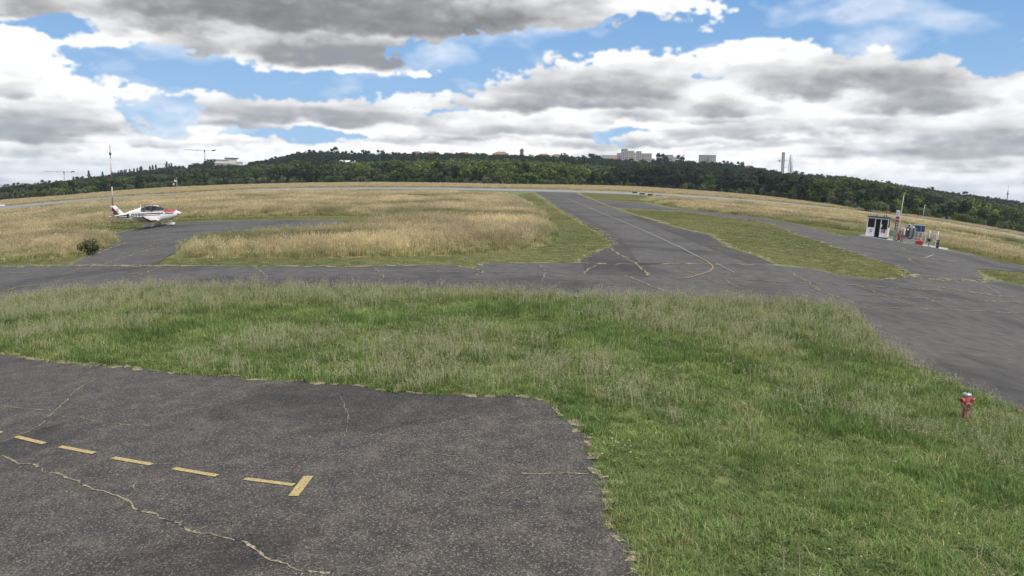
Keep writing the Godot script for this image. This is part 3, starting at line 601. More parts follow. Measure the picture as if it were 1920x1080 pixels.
# places copies over polygons; density(x, z, distance) in copies per square metre, look(x, z, distance) -> [scale, scale_y, colour] or []
func scatter(called: String, polys: Array, meshes: Array, m: Material, density: Callable, look: Callable, label: String, category: String) -> Node3D:
	var root := Node3D.new()
	root.name = numbered(called)
	add_child(root)
	tag(root, label, category, "", "stuff")
	var buf := []
	for k in meshes.size():
		buf.append(PackedFloat32Array())
	for poly in polys:
		for q in cells(poly, 0.08, 1.2):
			var tri := Geometry2D.triangulate_polygon(q)
			for i in range(0, tri.size(), 3):
				var a: Vector2 = q[tri[i]]
				var b: Vector2 = q[tri[i + 1]]
				var c: Vector2 = q[tri[i + 2]]
				var mid := (a + b + c) / 3
				if mid.y > -4.0 or absf(mid.x) > -mid.y * 0.74 + 3.0:
					continue
				var n := absf((b - a).cross(c - a)) / 2 * float(density.call(mid.x, mid.y, mid.length()))
				var count := int(n) + (1 if rng.randf() < n - int(n) else 0)
				for j in count:
					var u := rng.randf()
					var w := rng.randf()
					if u + w > 1:
						u = 1 - u
						w = 1 - w
					var p := a + (b - a) * u + (c - a) * w
					var l: Array = look.call(p.x, p.y, p.length())
					if l.is_empty():
						continue
					var turn := rng.randf() * TAU
					var sx: float = l[0]
					var cs := cos(turn) * sx
					var sn := sin(turn) * sx
					var col: Color = l[2]
					var k: int = (l[3] if l.size() > 3 else rng.randi()) % meshes.size()
					var y := ground_y(p.x, p.y)
					buf[k].append_array(PackedFloat32Array([cs, 0, sn, p.x, 0, l[1], 0, y, -sn, 0, cs, p.y, col.r, col.g, col.b, 1.0]))
	var total := 0
	for k in meshes.size():
		if buf[k].is_empty():
			continue
		copies(meshes[k], m, buf[k], "tuft", root)
		total += buf[k].size() / 16
	print(called, " ", total)
	return root

func copies(mesh: Mesh, m: Material, buf: PackedFloat32Array, called: String, parent: Node) -> MultiMeshInstance3D:
	var mm := MultiMesh.new()
	mm.transform_format = MultiMesh.TRANSFORM_3D
	mm.use_colors = true
	mm.mesh = mesh
	mm.instance_count = buf.size() / 16
	mm.buffer = buf
	var o := MultiMeshInstance3D.new()
	o.multimesh = mm
	if m:
		o.material_override = m
	o.name = called
	parent.add_child(o, true)
	o.set_meta("kind", "stuff")
	return o

func leaf_material() -> StandardMaterial3D:
	var m := mat(Color.WHITE, 0.75)
	m.vertex_color_use_as_albedo = true
	m.backlight_enabled = true
	m.backlight = Color(0.8, 0.8, 0.6)
	m.cull_mode = BaseMaterial3D.CULL_DISABLED
	m.metallic_specular = 0.25
	return m

# crowns stand on y = 0 with height 1; lobes = [centre, radii]
func crown_mesh(seed_: int, lobes: Array, faces: int, leaf: float, tones: Array) -> ArrayMesh:
	var r := RandomNumberGenerator.new()
	r.seed = seed_
	var v := PackedVector3Array()
	var nn := PackedVector3Array()
	var cc := PackedColorArray()
	for i in faces:
		var lb: Array = lobes[r.randi() % lobes.size()]
		var d := Vector3(r.randfn(), r.randfn(), r.randfn()).normalized()
		var rad := pow(r.randf(), 0.28) * r.randf_range(0.9, 1.08)
		var at: Vector3 = lb[0] + d * rad * lb[1]
		var n := (d + Vector3(r.randfn(), r.randfn(), r.randfn()) * 0.28 + Vector3.UP * 0.15).normalized()
		var u := n.cross(Vector3(r.randfn(), r.randfn(), r.randfn())).normalized() * leaf * r.randf_range(0.5, 1.25)
		var w := n.cross(u.normalized()) * leaf * r.randf_range(0.35, 0.9)
		var bend := n * leaf * r.randf_range(-0.15, 0.05)
		var c: Color = tones[r.randi() % tones.size()]
		c = c * r.randf_range(0.75, 1.25)
		for p in [at - u, at + w + bend, at + u, at - u, at + u, at - w + bend]:
			v.append(p)
			nn.append(n)
			cc.append(c)
	return raw_mesh(v, nn, cc)

func lobes_for(seed_: int, kind: String) -> Array:
	var r := RandomNumberGenerator.new()
	r.seed = seed_
	var out := []
	match kind:
		"round":
			out.append([Vector3(0, 0.58, 0), Vector3(0.34, 0.34, 0.34)])
			for i in 9:
				var a := r.randf() * TAU
				var y := r.randf_range(0.3, 0.84)
				var q := 0.30 * sqrt(maxf(0.05, 1.0 - pow((y - 0.55) / 0.45, 2)))
				out.append([Vector3(cos(a) * q, y, sin(a) * q), Vector3.ONE * r.randf_range(0.11, 0.2)])
		"tall":
			for i in 10:
				var y := 0.2 + 0.075 * i
				var q := 0.14 * sin(PI * clampf((y - 0.02) / 1.0, 0, 1))
				var a := r.randf() * TAU
				out.append([Vector3(cos(a) * q, y, sin(a) * q), Vector3(0.15, 0.14, 0.15) * r.randf_range(0.8, 1.2) * (1.25 - 0.6 * y)])
		"bush":
			for i in 9:
				var a := r.randf() * TAU
				var q := r.randf_range(0.0, 0.55)
				out.append([Vector3(cos(a) * q, r.randf_range(0.28, 0.72), sin(a) * q), Vector3.ONE * r.randf_range(0.22, 0.34)])
		"cypress":
			for i in 8:
				var y := 0.1 + 0.11 * i
				out.append([Vector3(r.randf_range(-0.01, 0.01), y, 0), Vector3(0.12, 0.12, 0.12) * (1.1 - 0.85 * y * y)])
		"umbrella":
			for i in 11:
				var a := r.randf() * TAU
				var q := r.randf_range(0.05, 0.42)
				out.append([Vector3(cos(a) * q, 0.82 + r.randf_range(-0.08, 0.08) - q * 0.15, sin(a) * q), Vector3(0.17, 0.1, 0.17)])
	return out

func trunk_mesh(top: float, r0: float, limbs: int, seed_: int) -> ArrayMesh:
	var r := RandomNumberGenerator.new()
	r.seed = seed_
	var st := begin()
	tube(st, [Vector3(0, -0.04, 0), Vector3(0.004, top * 0.5, 0.003), Vector3(0, top, 0)], r0, r0 * 0.35, 6)
	for i in limbs:
		var a := r.randf() * TAU
		var y := top * r.randf_range(0.45, 0.9)
		var e := Vector3(cos(a), r.randf_range(0.5, 1.0), sin(a)) * r.randf_range(0.12, 0.24)
		tube(st, [Vector3(0, y, 0), Vector3(0, y, 0) + e * 0.5 + Vector3.UP * 0.01, Vector3(0, y, 0) + e], r0 * 0.5, r0 * 0.15, 5)
	st.generate_normals()
	return st.commit()

var kinds := {}

func tree(kind: String, where: Vector3, height: float, spread: float, label: String, category: String, group: String, called: String) -> Node3D:
	var o := thing(called, where, label, category, group, rng.randf() * TAU)
	var pick: Array = kinds[kind]
	var p: Array = pick[rng.randi() % pick.size()]
	for i in 2:
		var c := MeshInstance3D.new()
		c.mesh = p[i]
		c.name = ["crown", "trunk"][i]
		c.material_override = M.leaf if i == 0 else M.bark
		o.add_child(c, true)
	o.scale = Vector3(height * spread, height, height * spread)
	return o

func make_kinds() -> void:
	var g := {
		"mid": [Color(0.072, 0.105, 0.030), Color(0.055, 0.086, 0.027), Color(0.088, 0.122, 0.034)],
		"dark": [Color(0.030, 0.046, 0.019), Color(0.040, 0.055, 0.022), Color(0.026, 0.040, 0.019)],
		"light": [Color(0.145, 0.190, 0.040), Color(0.115, 0.165, 0.038), Color(0.170, 0.195, 0.050)],
		"dull": [Color(0.092, 0.110, 0.052), Color(0.075, 0.098, 0.050), Color(0.110, 0.125, 0.066)],
		"pine": [Color(0.022, 0.033, 0.020), Color(0.030, 0.038, 0.022)],
	}
	var list := [["mid", "round", 700, 0.058], ["dark", "round", 700, 0.058], ["light", "round", 700, 0.052], ["dull", "round", 700, 0.052], ["pine", "tall", 600, 0.055], ["poplar", "tall", 560, 0.048], ["shrub", "bush", 560, 0.09], ["greyshrub", "bush", 560, 0.085], ["cypress", "cypress", 300, 0.045], ["umbrella", "umbrella", 420, 0.045], ["hill", "round", 240, 0.085]]
	for l in list:
		kinds[l[0]] = []
		for k in (4 if l[0] != "umbrella" else 2):
			var tones: Array = g.get(l[0], g.mid)
			if l[0] == "poplar":
				tones = g.dull
			if l[0] == "greyshrub":
				tones = [Color(0.13, 0.16, 0.085), Color(0.11, 0.145, 0.075), Color(0.16, 0.18, 0.10)]
			if l[0] == "shrub":
				tones = [Color(0.095, 0.135, 0.045), Color(0.075, 0.115, 0.038), Color(0.115, 0.15, 0.05)]
			if l[0] in ["cypress", "umbrella", "hill"]:
				tones = g.dark
			var s: int = hash(l[0]) % 1000 + k * 17
			kinds[l[0]].append([crown_mesh(s, lobes_for(s + 3, l[1]), l[2], l[3], tones), trunk_mesh(0.7, 0.024, 5, s + 9)])

# ------------------------------------------------------------------ sky
func blob_sum(list: Array, a: float, e: float, flat := false) -> float:
	var v := 0.0
	for b in list:
		var x: float = (a - b[0]) / b[2]
		var y: float = (e - b[1]) / b[3]
		if flat:
			y = (y + 0.35) * (2.4 if y < -0.35 else 0.72)
		var d := x * x + y * y
		if d < 4.0:
			v = maxf(v, float(b[4]) * (1.0 - d * 0.5) if d < 1.0 else float(b[4]) * 0.5 * (1.0 - (d - 1.0) / 3.0))
	return v

var n_big := FastNoiseLite.new()
var n_puff := FastNoiseLite.new()
var n_wisp := FastNoiseLite.new()

func sky_at(a: float, e: float) -> Color:
	# a bearing and e elevation in degrees; clouds lie on a layer, so that they close up towards the horizon
	var er := deg_to_rad(maxf(e, 0.0))
	var ar := deg_to_rad(a)
	var far_ := 1.0 / (sin(er) + 0.075)
	var px := sin(ar) * cos(er) * far_
	var pz := -cos(ar) * cos(er) * far_
	var py := e * 0.16
	var warp_a := n_puff.get_noise_3d(px * 9.0, py * 9.0, pz * 9.0)
	var warp_e := n_puff.get_noise_3d(px * 9.0 + 70.0, py * 9.0, pz * 9.0 - 40.0)
	var fine := n_puff.get_noise_3d(a * 1.9, e * 3.6, 5.0)
	var fine2 := n_puff.get_noise_3d(a * 1.9 + 50.0, e * 3.6, 9.0)
	var inside := clampf((37.0 - absf(a)) / 6.0, 0, 1) * clampf((17.0 - e) / 4.0, 0, 1)
	var big := n_big.get_noise_3d(px * 7.0, py * 3.0, pz * 7.0)
	var big2 := n_big.get_noise_3d(px * 7.0 + 33.0, py * 3.0, pz * 7.0 + 90.0)
	var ha := a + warp_a * 0.9 + fine * 1.3
	var he := e + warp_e * 0.35 + fine2 * 0.75
	var edge := n_puff.get_noise_3d(a * 7.0, e * 12.0, 22.0)
	var hole := lerpf(clampf(big * 2.3 + 0.35, 0, 1.1), blob_sum(t.holes, ha, he), inside) + fine * 0.22 + warp_a * 0.12 + edge * 0.22
	var dark := lerpf(clampf(big2 * 2.6 + 0.42, 0, 1.2), blob_sum(t.greys, a + warp_a * 1.6 + fine * 1.4, e + warp_e * 0.4 + fine2 * 0.55, true), inside)
	var billow := 1.0 - 1.6 * absf(n_puff.get_noise_3d(a * 3.4, e * 7.5, 60.0)) + 0.5 * edge
	dark = maxf(0.0, dark * (0.80 + 0.32 * billow) + n_wisp.get_noise_3d(a * 1.6, e * 6.0, 2.0) * 0.32 + fine2 * 0.22 + 0.02)
	dark += clampf(1.0 - e / 5.5, 0, 1) * maxf(0.0, 0.22 + 0.9 * n_wisp.get_noise_3d(a * 1.1, e * 13.0, 120.0) + 0.35 * edge)
	var blue := Color(0.140, 0.290, 0.53).lerp(Color(0.32, 0.48, 0.66), clampf(1.0 - e / 13.0, 0, 1))
	var white := Color(1.0, 1.0, 1.0) * (0.70 + 0.19 * billow)
	var base := Color(0.178, 0.182, 0.19).lerp(Color(0.275, 0.288, 0.315), clampf(1.0 - (e - 3.0) / 7.0, 0, 1))
	base = base * (1.0 + 0.30 * n_wisp.get_noise_3d(a * 2.2, e * 8.0, 80.0) + 0.22 * fine)
	var cloud := white.lerp(base, 1.0 - exp(-2.5 * pow(dark, 2.0)))
	var clear := smoothstep(0.39, 0.51, hole)
	var veil := clampf(n_wisp.get_noise_3d(a * 0.9, e * 2.5, 40.0) * 0.9 + 0.02, 0.0, 0.4)
	var c := cloud.lerp(blue.lerp(white, veil), clear)
	var low := Color(0.60, 0.65, 0.71)
	return c.lerp(low, 0.5 * pow(clampf(1.0 - e / 3.0, 0, 1), 1.2))

func make_sky() -> ImageTexture:
	for n in [n_big, n_puff, n_wisp]:
		n.noise_type = FastNoiseLite.TYPE_SIMPLEX_SMOOTH
		n.frequency = 0.12
		n.fractal_octaves = 5
	n_big.seed = 11
	n_puff.seed = 23
	n_wisp.seed = 37
	n_big.fractal_octaves = 3
	n_big.frequency = 0.06
	var w := 4096
	var h := 2048
	var sw := 720
	var sh := 180
	# the whole upper half, coarse
	var d := PackedFloat32Array()
	d.resize(sw * sh * 3)
	for j in sh:
		var e := 90.0 - 90.0 * (j + 0.5) / sh
		for i in sw:
			var a := 360.0 * (i + 0.5) / sw - 180.0
			var c := sky_at(a, e)
			var k := (j * sw + i) * 3
			d[k] = c.r
			d[k + 1] = c.g
			d[k + 2] = c.b
	var top := Image.create_from_data(sw, sh, false, Image.FORMAT_RGBF, d.to_byte_array())
	top.resize(w, h / 2, Image.INTERPOLATE_BILINEAR)
	# the low sky ahead, fine
	var i0 := int((180.0 - 40.0) / 360.0 * w)
	var i1 := int((180.0 + 40.0) / 360.0 * w)
	var rows := int(18.0 / 180.0 * h)
	var fd := PackedFloat32Array()
	fd.resize((i1 - i0) * rows * 3)
	for j in rows:
		var e := 90.0 - 180.0 * (h / 2 - rows + j + 0.5) / h
		for i in i1 - i0:
			var c := sky_at(360.0 * (i0 + i + 0.5) / w - 180.0, e)
			var k := (j * (i1 - i0) + i) * 3
			fd[k] = c.r
			fd[k + 1] = c.g
			fd[k + 2] = c.b
	var fine := Image.create_from_data(i1 - i0, rows, false, Image.FORMAT_RGBF, fd.to_byte_array())
	var im := Image.create_empty(w, h, false, Image.FORMAT_RGBF)
	im.fill(Color(0.30, 0.32, 0.30))
	im.blit_rect(top, Rect2i(0, 0, w, h / 2), Vector2i(0, 0))
	im.blit_rect(fine, Rect2i(0, 0, i1 - i0, rows), Vector2i(i0, h / 2 - rows))
	# the panorama begins straight ahead
	var turned := Image.create_empty(w, h, false, Image.FORMAT_RGBF)
	turned.blit_rect(im, Rect2i(w / 2, 0, w / 2, h), Vector2i(0, 0))
	turned.blit_rect(im, Rect2i(0, 0, w / 2, h), Vector2i(w / 2, 0))
	return ImageTexture.create_from_image(turned)

# ------------------------------------------------------------------ the scene
func _ready() -> void:
	fill_tables()
	rng.seed = 4711
	wide.seed = 5
	wide.frequency = 0.045
	wide.fractal_octaves = 4
	patchy.seed = 8
	patchy.frequency = 0.35
	patchy.fractal_octaves = 3

	var cam := Camera3D.new()
	cam.name = "camera"
	cam.fov = rad_to_deg(2.0 * atan(540.0 / 1500.0))
	cam.near = 0.1
	cam.far = 9000.0
	cam.position = Vector3(0, 4.5, 0)
	cam.basis = Basis(Vector3.RIGHT, -t.pitch) * Basis(Vector3.BACK, deg_to_rad(1.0))
	add_child(cam)
	cam.current = true

	var sky := Sky.new()
	var pano := PanoramaSkyMaterial.new()
	pano.panorama = make_sky()
	sky.sky_material = pano
	var env := Environment.new()
	env.background_mode = Environment.BG_SKY
	env.sky = sky
	env.tonemap_mode = Environment.TONE_MAPPER_LINEAR
	env.tonemap_exposure = 1.42
	env.sdfgi_enabled = true
	env.ssao_enabled = true
	env.ssil_enabled = true
	env.fog_enabled = true
	env.fog_density = 0.00008
	env.fog_light_color = Color(0.80, 0.86, 0.93)
	var we := WorldEnvironment.new()
	we.name = "environment"
	we.environment = env
	add_child(we)

	var sun := DirectionalLight3D.new()
	sun.name = "sun"
	sun.light_energy = 0.78
	sun.light_angular_distance = 6.0
	sun.light_color = Color(1.0, 0.97, 0.92)
	sun.shadow_enabled = true
	add_child(sun)
	sun.look_at_from_position(Vector3(24, 60, 24), Vector3.ZERO, Vector3.UP)

	make_materials()
	print("materials ", Time.get_ticks_msec())
	make_kinds()
	make_ground()
	print("ground ", Time.get_ticks_msec())
	make_hill()
	make_wood()
	print("wood ", Time.get_ticks_msec())
	make_far_things()
	make_aircraft()
	make_station()
	make_field_things()
	print("things ", Time.get_ticks_msec())
	make_grass()
	print("grass ", Time.get_ticks_msec())

func make_materials() -> void:
	var old := noise_picture(3, 0.012, 5, 1024, [[0.0, grey(0.19)], [0.35, Color(0.250, 0.231, 0.214)], [0.65, Color(0.294, 0.272, 0.252)], [1.0, Color(0.39, 0.360, 0.330)]])
	speckle(5, 1024, old, 0.11, Color(0.50, 0.48, 0.455), Color(0.12, 0.11, 0.104), 3)
	blotches(7, 1024, old, 40, Color(0.42, 0.41, 0.40))
	M.apron = ground_material(old, 8.0, 0.9, 1.5)
	var worn := noise_picture(13, 0.010, 5, 1024, [[0.0, grey(0.225)], [0.4, Color(0.305, 0.291, 0.280)], [0.7, Color(0.345, 0.330, 0.317)], [1.0, Color(0.39, 0.371, 0.352)]])
	speckle(15, 1024, worn, 0.06, Color(0.42, 0.41, 0.405), Color(0.13, 0.125, 0.13), 2)
	M.taxi = ground_material(worn, 9.0, 0.9, 1.0)
	M.shoulder = M.taxi.duplicate()
	M.shoulder.albedo_color = Color(0.85, 0.83, 0.835)
	var slabs := noise_picture(17, 0.010, 5, 512, [[0.0, grey(0.46)], [0.5, Color(0.52, 0.52, 0.51)], [1.0, Color(0.60, 0.60, 0.58)]])
	M.runway = ground_material(slabs, 12.0, 0.85)
	var soil := noise_picture(23, 0.02, 5, 512, [[0.0, Color(0.31, 0.34, 0.20)], [0.4, Color(0.38, 0.42, 0.24)], [0.65, Color(0.44, 0.46, 0.28)], [1.0, Color(0.56, 0.52, 0.36)]])
	speckle(25, 512, soil, 0.12, Color(0.55, 0.54, 0.34), Color(0.20, 0.26, 0.12), 2)
	M.ground = ground_material(soil, 4.0, 1.0)
	var straw := noise_picture(33, 0.02, 5, 512, [[0.0, Color(0.45, 0.40, 0.28)], [0.4, Color(0.57, 0.50, 0.36)], [0.65, Color(0.63, 0.56, 0.42)], [1.0, Color(0.71, 0.64, 0.50)]])
	M.straw = ground_material(straw, 7.0, 1.0)
	var wood := noise_picture(43, 0.03, 4, 256, [[0.0, Color(0.12, 0.15, 0.08)], [1.0, Color(0.25, 0.30, 0.15)]])
	M.wood = ground_material(wood, 30.0, 1.0)
	var dirt := noise_picture(53, 0.05, 4, 256, [[0.0, Color(0.32, 0.29, 0.24)], [0.45, Color(0.50, 0.46, 0.38)], [0.6, Color(0.60, 0.56, 0.46)], [1.0, Color(0.72, 0.67, 0.56)]])
	M.gap = mat(lin(0.022, 0.021, 0.018), 1.0)
	M.crack = ground_material(dirt, 0.9, 1.0)
	var paint := noise_picture(63, 0.06, 4, 256, [[0.0, Color(0.48, 0.42, 0.29)], [0.4, Color(0.66, 0.57, 0.36)], [1.0, Color(0.77, 0.68, 0.45)]])
	speckle(65, 256, paint, 0.30, Color(0.84, 0.76, 0.52), Color(0.34, 0.31, 0.27), 2)
	M.yellow = ground_material(paint, 1.3, 0.8)
	M.faded = M.yellow.duplicate()
	M.faded.albedo_color = Color(0.78, 0.78, 0.84)
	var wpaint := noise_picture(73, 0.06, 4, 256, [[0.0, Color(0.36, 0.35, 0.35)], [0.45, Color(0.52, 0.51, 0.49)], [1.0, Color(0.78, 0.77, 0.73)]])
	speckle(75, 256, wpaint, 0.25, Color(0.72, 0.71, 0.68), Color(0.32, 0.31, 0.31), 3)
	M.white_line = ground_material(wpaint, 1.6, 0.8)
	var concrete := noise_picture(83, 0.03, 5, 256, [[0.0, grey(0.52)], [0.5, Color(0.64, 0.63, 0.61)], [1.0, Color(0.74, 0.73, 0.70)]])
	M.concrete = ground_material(concrete, 2.0, 0.9)
	M.concrete.vertex_color_use_as_albedo = false
	M.leaf = leaf_material()
	M.bark = mat(lin(0.09, 0.07, 0.055), 0.95)
	M.white = mat(lin(0.82, 0.82, 0.82), 0.35)
	M.white.clearcoat_enabled = true
	M.white.clearcoat = 0.4
	M.red = mat(lin(0.36, 0.035, 0.03), 0.35)
	M.maroon = mat(lin(0.10, 0.012, 0.028), 0.4)
	M.black = mat(lin(0.02, 0.02, 0.022), 0.6)
	M.charcoal = mat(lin(0.05, 0.05, 0.055), 0.6)
	M.steel = mat(lin(0.45, 0.46, 0.47), 0.4, 0.7)
	M.grey = mat(lin(0.28, 0.29, 0.30), 0.6)
	M.blue = mat(lin(0.02, 0.07, 0.17), 0.5)
	M.glass = mat(Color(0.07, 0.08, 0.09, 0.62), 0.05)
	M.glass.transparency = BaseMaterial3D.TRANSPARENCY_ALPHA
	M.dark_glass = mat(lin(0.02, 0.022, 0.025), 0.08)
	M.plaster = mat(lin(0.52, 0.48, 0.43), 0.9)
	M.pale = mat(lin(0.58, 0.56, 0.53), 0.85)
	M.tile = mat(lin(0.30, 0.17, 0.11), 0.9)
	M.brick = mat(lin(0.30, 0.22, 0.18), 0.9)
	M.hydrant_red = mat(lin(0.42, 0.115, 0.115), 0.7)

func make_ground() -> void:
	var xs := [0.0]
	var zs := [0.0]
	var s := 1.2
	while xs[xs.size() - 1] < 5000.0:
		xs.append(xs[xs.size() - 1] + s)
		s = maxf(1.2, xs[xs.size() - 1] * 0.055)
	var all_x := []
	for i in range(xs.size() - 1, 0, -1):
		all_x.append(-xs[i])
	all_x.append_array(xs)
	s = 1.2
	while zs[zs.size() - 1] < 5000.0:
		zs.append(zs[zs.size() - 1] + s)
		s = maxf(1.2, zs[zs.size() - 1] * 0.04)
	var all_z := [400.0, 150.0, 60.0, 25.0, 10.0, 4.0]
	for z in zs:
		all_z.append(-z)
	var v := PackedVector3Array()
	var nn := PackedVector3Array()
	var cc := PackedColorArray()
	var ix := PackedInt32Array()
	var w := all_x.size()
	for z in all_z:
		for x in all_x:
			v.append(Vector3(x, ground_y(x, z), z))
			nn.append(ground_normal(x, z))
			cc.append(mown_tint(x, z))
	for j in all_z.size() - 1:
		for i in w - 1:
			var a: int = j * w + i
			ix.append_array(PackedInt32Array([a, a + w, a + 1, a + 1, a + w, a + w + 1]))
	var arr := []
	arr.resize(Mesh.ARRAY_MAX)
	arr[Mesh.ARRAY_VERTEX] = v
	arr[Mesh.ARRAY_NORMAL] = nn
	arr[Mesh.ARRAY_COLOR] = cc
	arr[Mesh.ARRAY_INDEX] = ix
	var am := ArrayMesh.new()
	am.add_surface_from_arrays(Mesh.PRIMITIVE_TRIANGLES, arr)
	am.surface_set_material(0, M.ground)
	var g := MeshInstance3D.new()
	g.mesh = am
	g.name = "ground"
	add_child(g)
	tag(g, "mown green and brown airfield ground reaching to the hill", "", "", "structure")

	var stain := 0.50
	var stain2 := 0.55
	var base := {}
	for l in [["apron", "apron", t.apron, 0.03, M.apron, 0.75, "coarse dark asphalt apron with yellow dashed line"],
			["taxi", "taxiway", t.taxi, 0.03, M.taxi, stain2, "cracked grey asphalt taxiway crossing between the grass areas"],
			["branch", "taxiway", t.branch, 0.034, M.taxi, stain2, "grey asphalt taxiway with white centreline running to the runway"],
			["fuelway", "taxiway", t.fuelway, 0.038, M.taxi, stain2, "grey asphalt taxiway passing the fuel station"],
			["newpatch", "apron", t.newpatch, 0.042, M.taxi, stain, "smooth dark asphalt apron beside the red hydrant"],
			["stand", "parking_stand", t.stand, 0.034, M.taxi, stain2, "cracked asphalt parking stand under the light aircraft"],
			["shoulder_a", "taxiway_shoulder", t.shoulder_a, 0.042, M.shoulder, stain2, "dark weathered asphalt shoulder beside the dry meadow verge"],
			["shoulder_b", "taxiway_shoulder", t.shoulder_b, 0.042, M.shoulder, stain2, "dark weathered asphalt shoulder beside the mown strip"],
			["runway", "runway", t.runway, 0.06, M.runway, 0.3, "long pale runway in front of the far meadow"]]:
		var o := sheet(l[1], l[2], l[3], l[4], self, 0.025, 0.35, l[5])
		tag(o, l[6], "", "", "structure")
		base[l[0]] = o
	for l in [[t.meadow_a, 0.014], [t.meadow_b, 0.014], [t.meadow_c, 0.03], [t.meadow_d, 0.016], [t.meadow_e, 0.02]]:
		var o := sheet("meadow_soil", l[0], l[1], M.straw, self, 0.06, 3.0, 0.2)
		tag(o, "straw coloured ground under the tall dry meadow grass", "", "", "structure")
	for c in t.cracks:
		var line: PackedVector2Array = c[2]
		var lift := 0.050 if c[0] != "apron" else 0.034
		var shape := ribbon(line, float(c[1]) * (0.8 if c[0] == "apron" else 0.72), float(c[1]) * 0.8 + 0.03)
		strip_mesh("crack", shape, lift, M.gap, base[c[0]], 0.62, 0.0)
		strip_mesh("crack_filling", shape, lift + 0.004, M.crack, base[c[0]], 1.0, 0.08)
	# soil and straw creeping over the edges of the asphalt
	for e in t.edges:
		var line: PackedVector2Array = e[1]
		strip_mesh("edge_soil", ribbon(line, float(e[2]) * 0.75, float(e[2]) * 0.45), 0.048 if e[0] != "apron" else 0.036, M.crack, base[e[0]], 1.0, 0.45)
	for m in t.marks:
		strip_mesh("painted_dash" if m[0] == "apron" else "painted_line_and_sheen", ribbon(m[3], m[2], 0.0), (0.056 if m[0] != "apron" else 0.040) + (0.02 if m[0] == "runway" else 0.0), (M.yellow if m[0] == "apron" else M.faded) if m[1] == "yellow" else M.white_line, base[m[0]])  # on the runway the white strips carry its sheen as colour

func mown_tint(x: float, z: float) -> Color:
	var a := wide.get_noise_2d(x * 0.8, z * 0.8)
	var b := patchy.get_noise_2d(x * 0.3, z * 0.3)
	return Color(0.98 + 0.25 * a, 1.0 + 0.12 * a + 0.1 * b, 0.92 + 0.15 * a)

func make_hill() -> void:
	var v := PackedVector3Array()
	var cc := PackedColorArray()
	var ix := PackedInt32Array()
	var cols := 160
	var ds := [0.0, 0.15, 0.35, 0.55, 0.75, 0.9, 1.0, 1.1, 1.3, 1.6, 2.0]
	var h: Array = t.hill
	for i in cols + 1:
		var tt := lerpf(h[0][0], h[h.size() - 1][0], float(i) / cols)
		var r := hill_row(tt)
		for d in ds:
			var dd := lerpf(r[0], 1150.0, d) if d <= 1.0 else lerpf(1150.0, 2400.0, d - 1.0)
			v.append(Vector3(tt * dd, hill_y(tt * dd, -dd), -dd))
			cc.append(Color.WHITE)
	var n := ds.size()
	var st := begin()
	for i in cols:
		for j in n - 1:
			var a := i * n + j
			quad(st, v[a], v[a + 1], v[a + n + 1], v[a + n])
	var o := part(st, "hill", M.wood, self)
	tag(o, "wooded hill rising behind the airfield", "", "", "structure")

func put(buf: PackedFloat32Array, p: Vector3, sx: float, sy: float, col: Color) -> void:
	var a := rng.randf() * TAU
	var cs := cos(a) * sx
	var sn := sin(a) * sx
	buf.append_array(PackedFloat32Array([cs, 0, sn, p.x, 0, sy, 0, p.y, -sn, 0, cs, p.z, col.r, col.g, col.b, 1.0]))

func landmark(bearing: float) -> String:
	var by := "past the end of the runway"
	for m in [[-0.58, "at the low end of the wood"], [-0.52, "below the small crane"], [-0.47, "behind the radio mast"], [-0.40, "beside the windsock"], [-0.33, "below the tall crane"], [-0.26, "below the office building"], [-0.17, "under the highest crest trees"], [-0.09, "below the white roofed sheds"], [-0.03, "below the tiled houses"], [0.03, "below the bell tower"], [0.09, "behind the end of the taxiway"], [0.15, "below the tallest apartment blocks"], [0.22, "below the lone apartment block"], [0.30, "before the steep crest"], [0.36, "below the rocket"], [0.42, "between the rocket and the kiosk"], [0.50, "behind the fuel station"], [0.56, "below the umbrella pine"]]:
		if bearing < m[0]:
			break
		by = m[1]
	return by

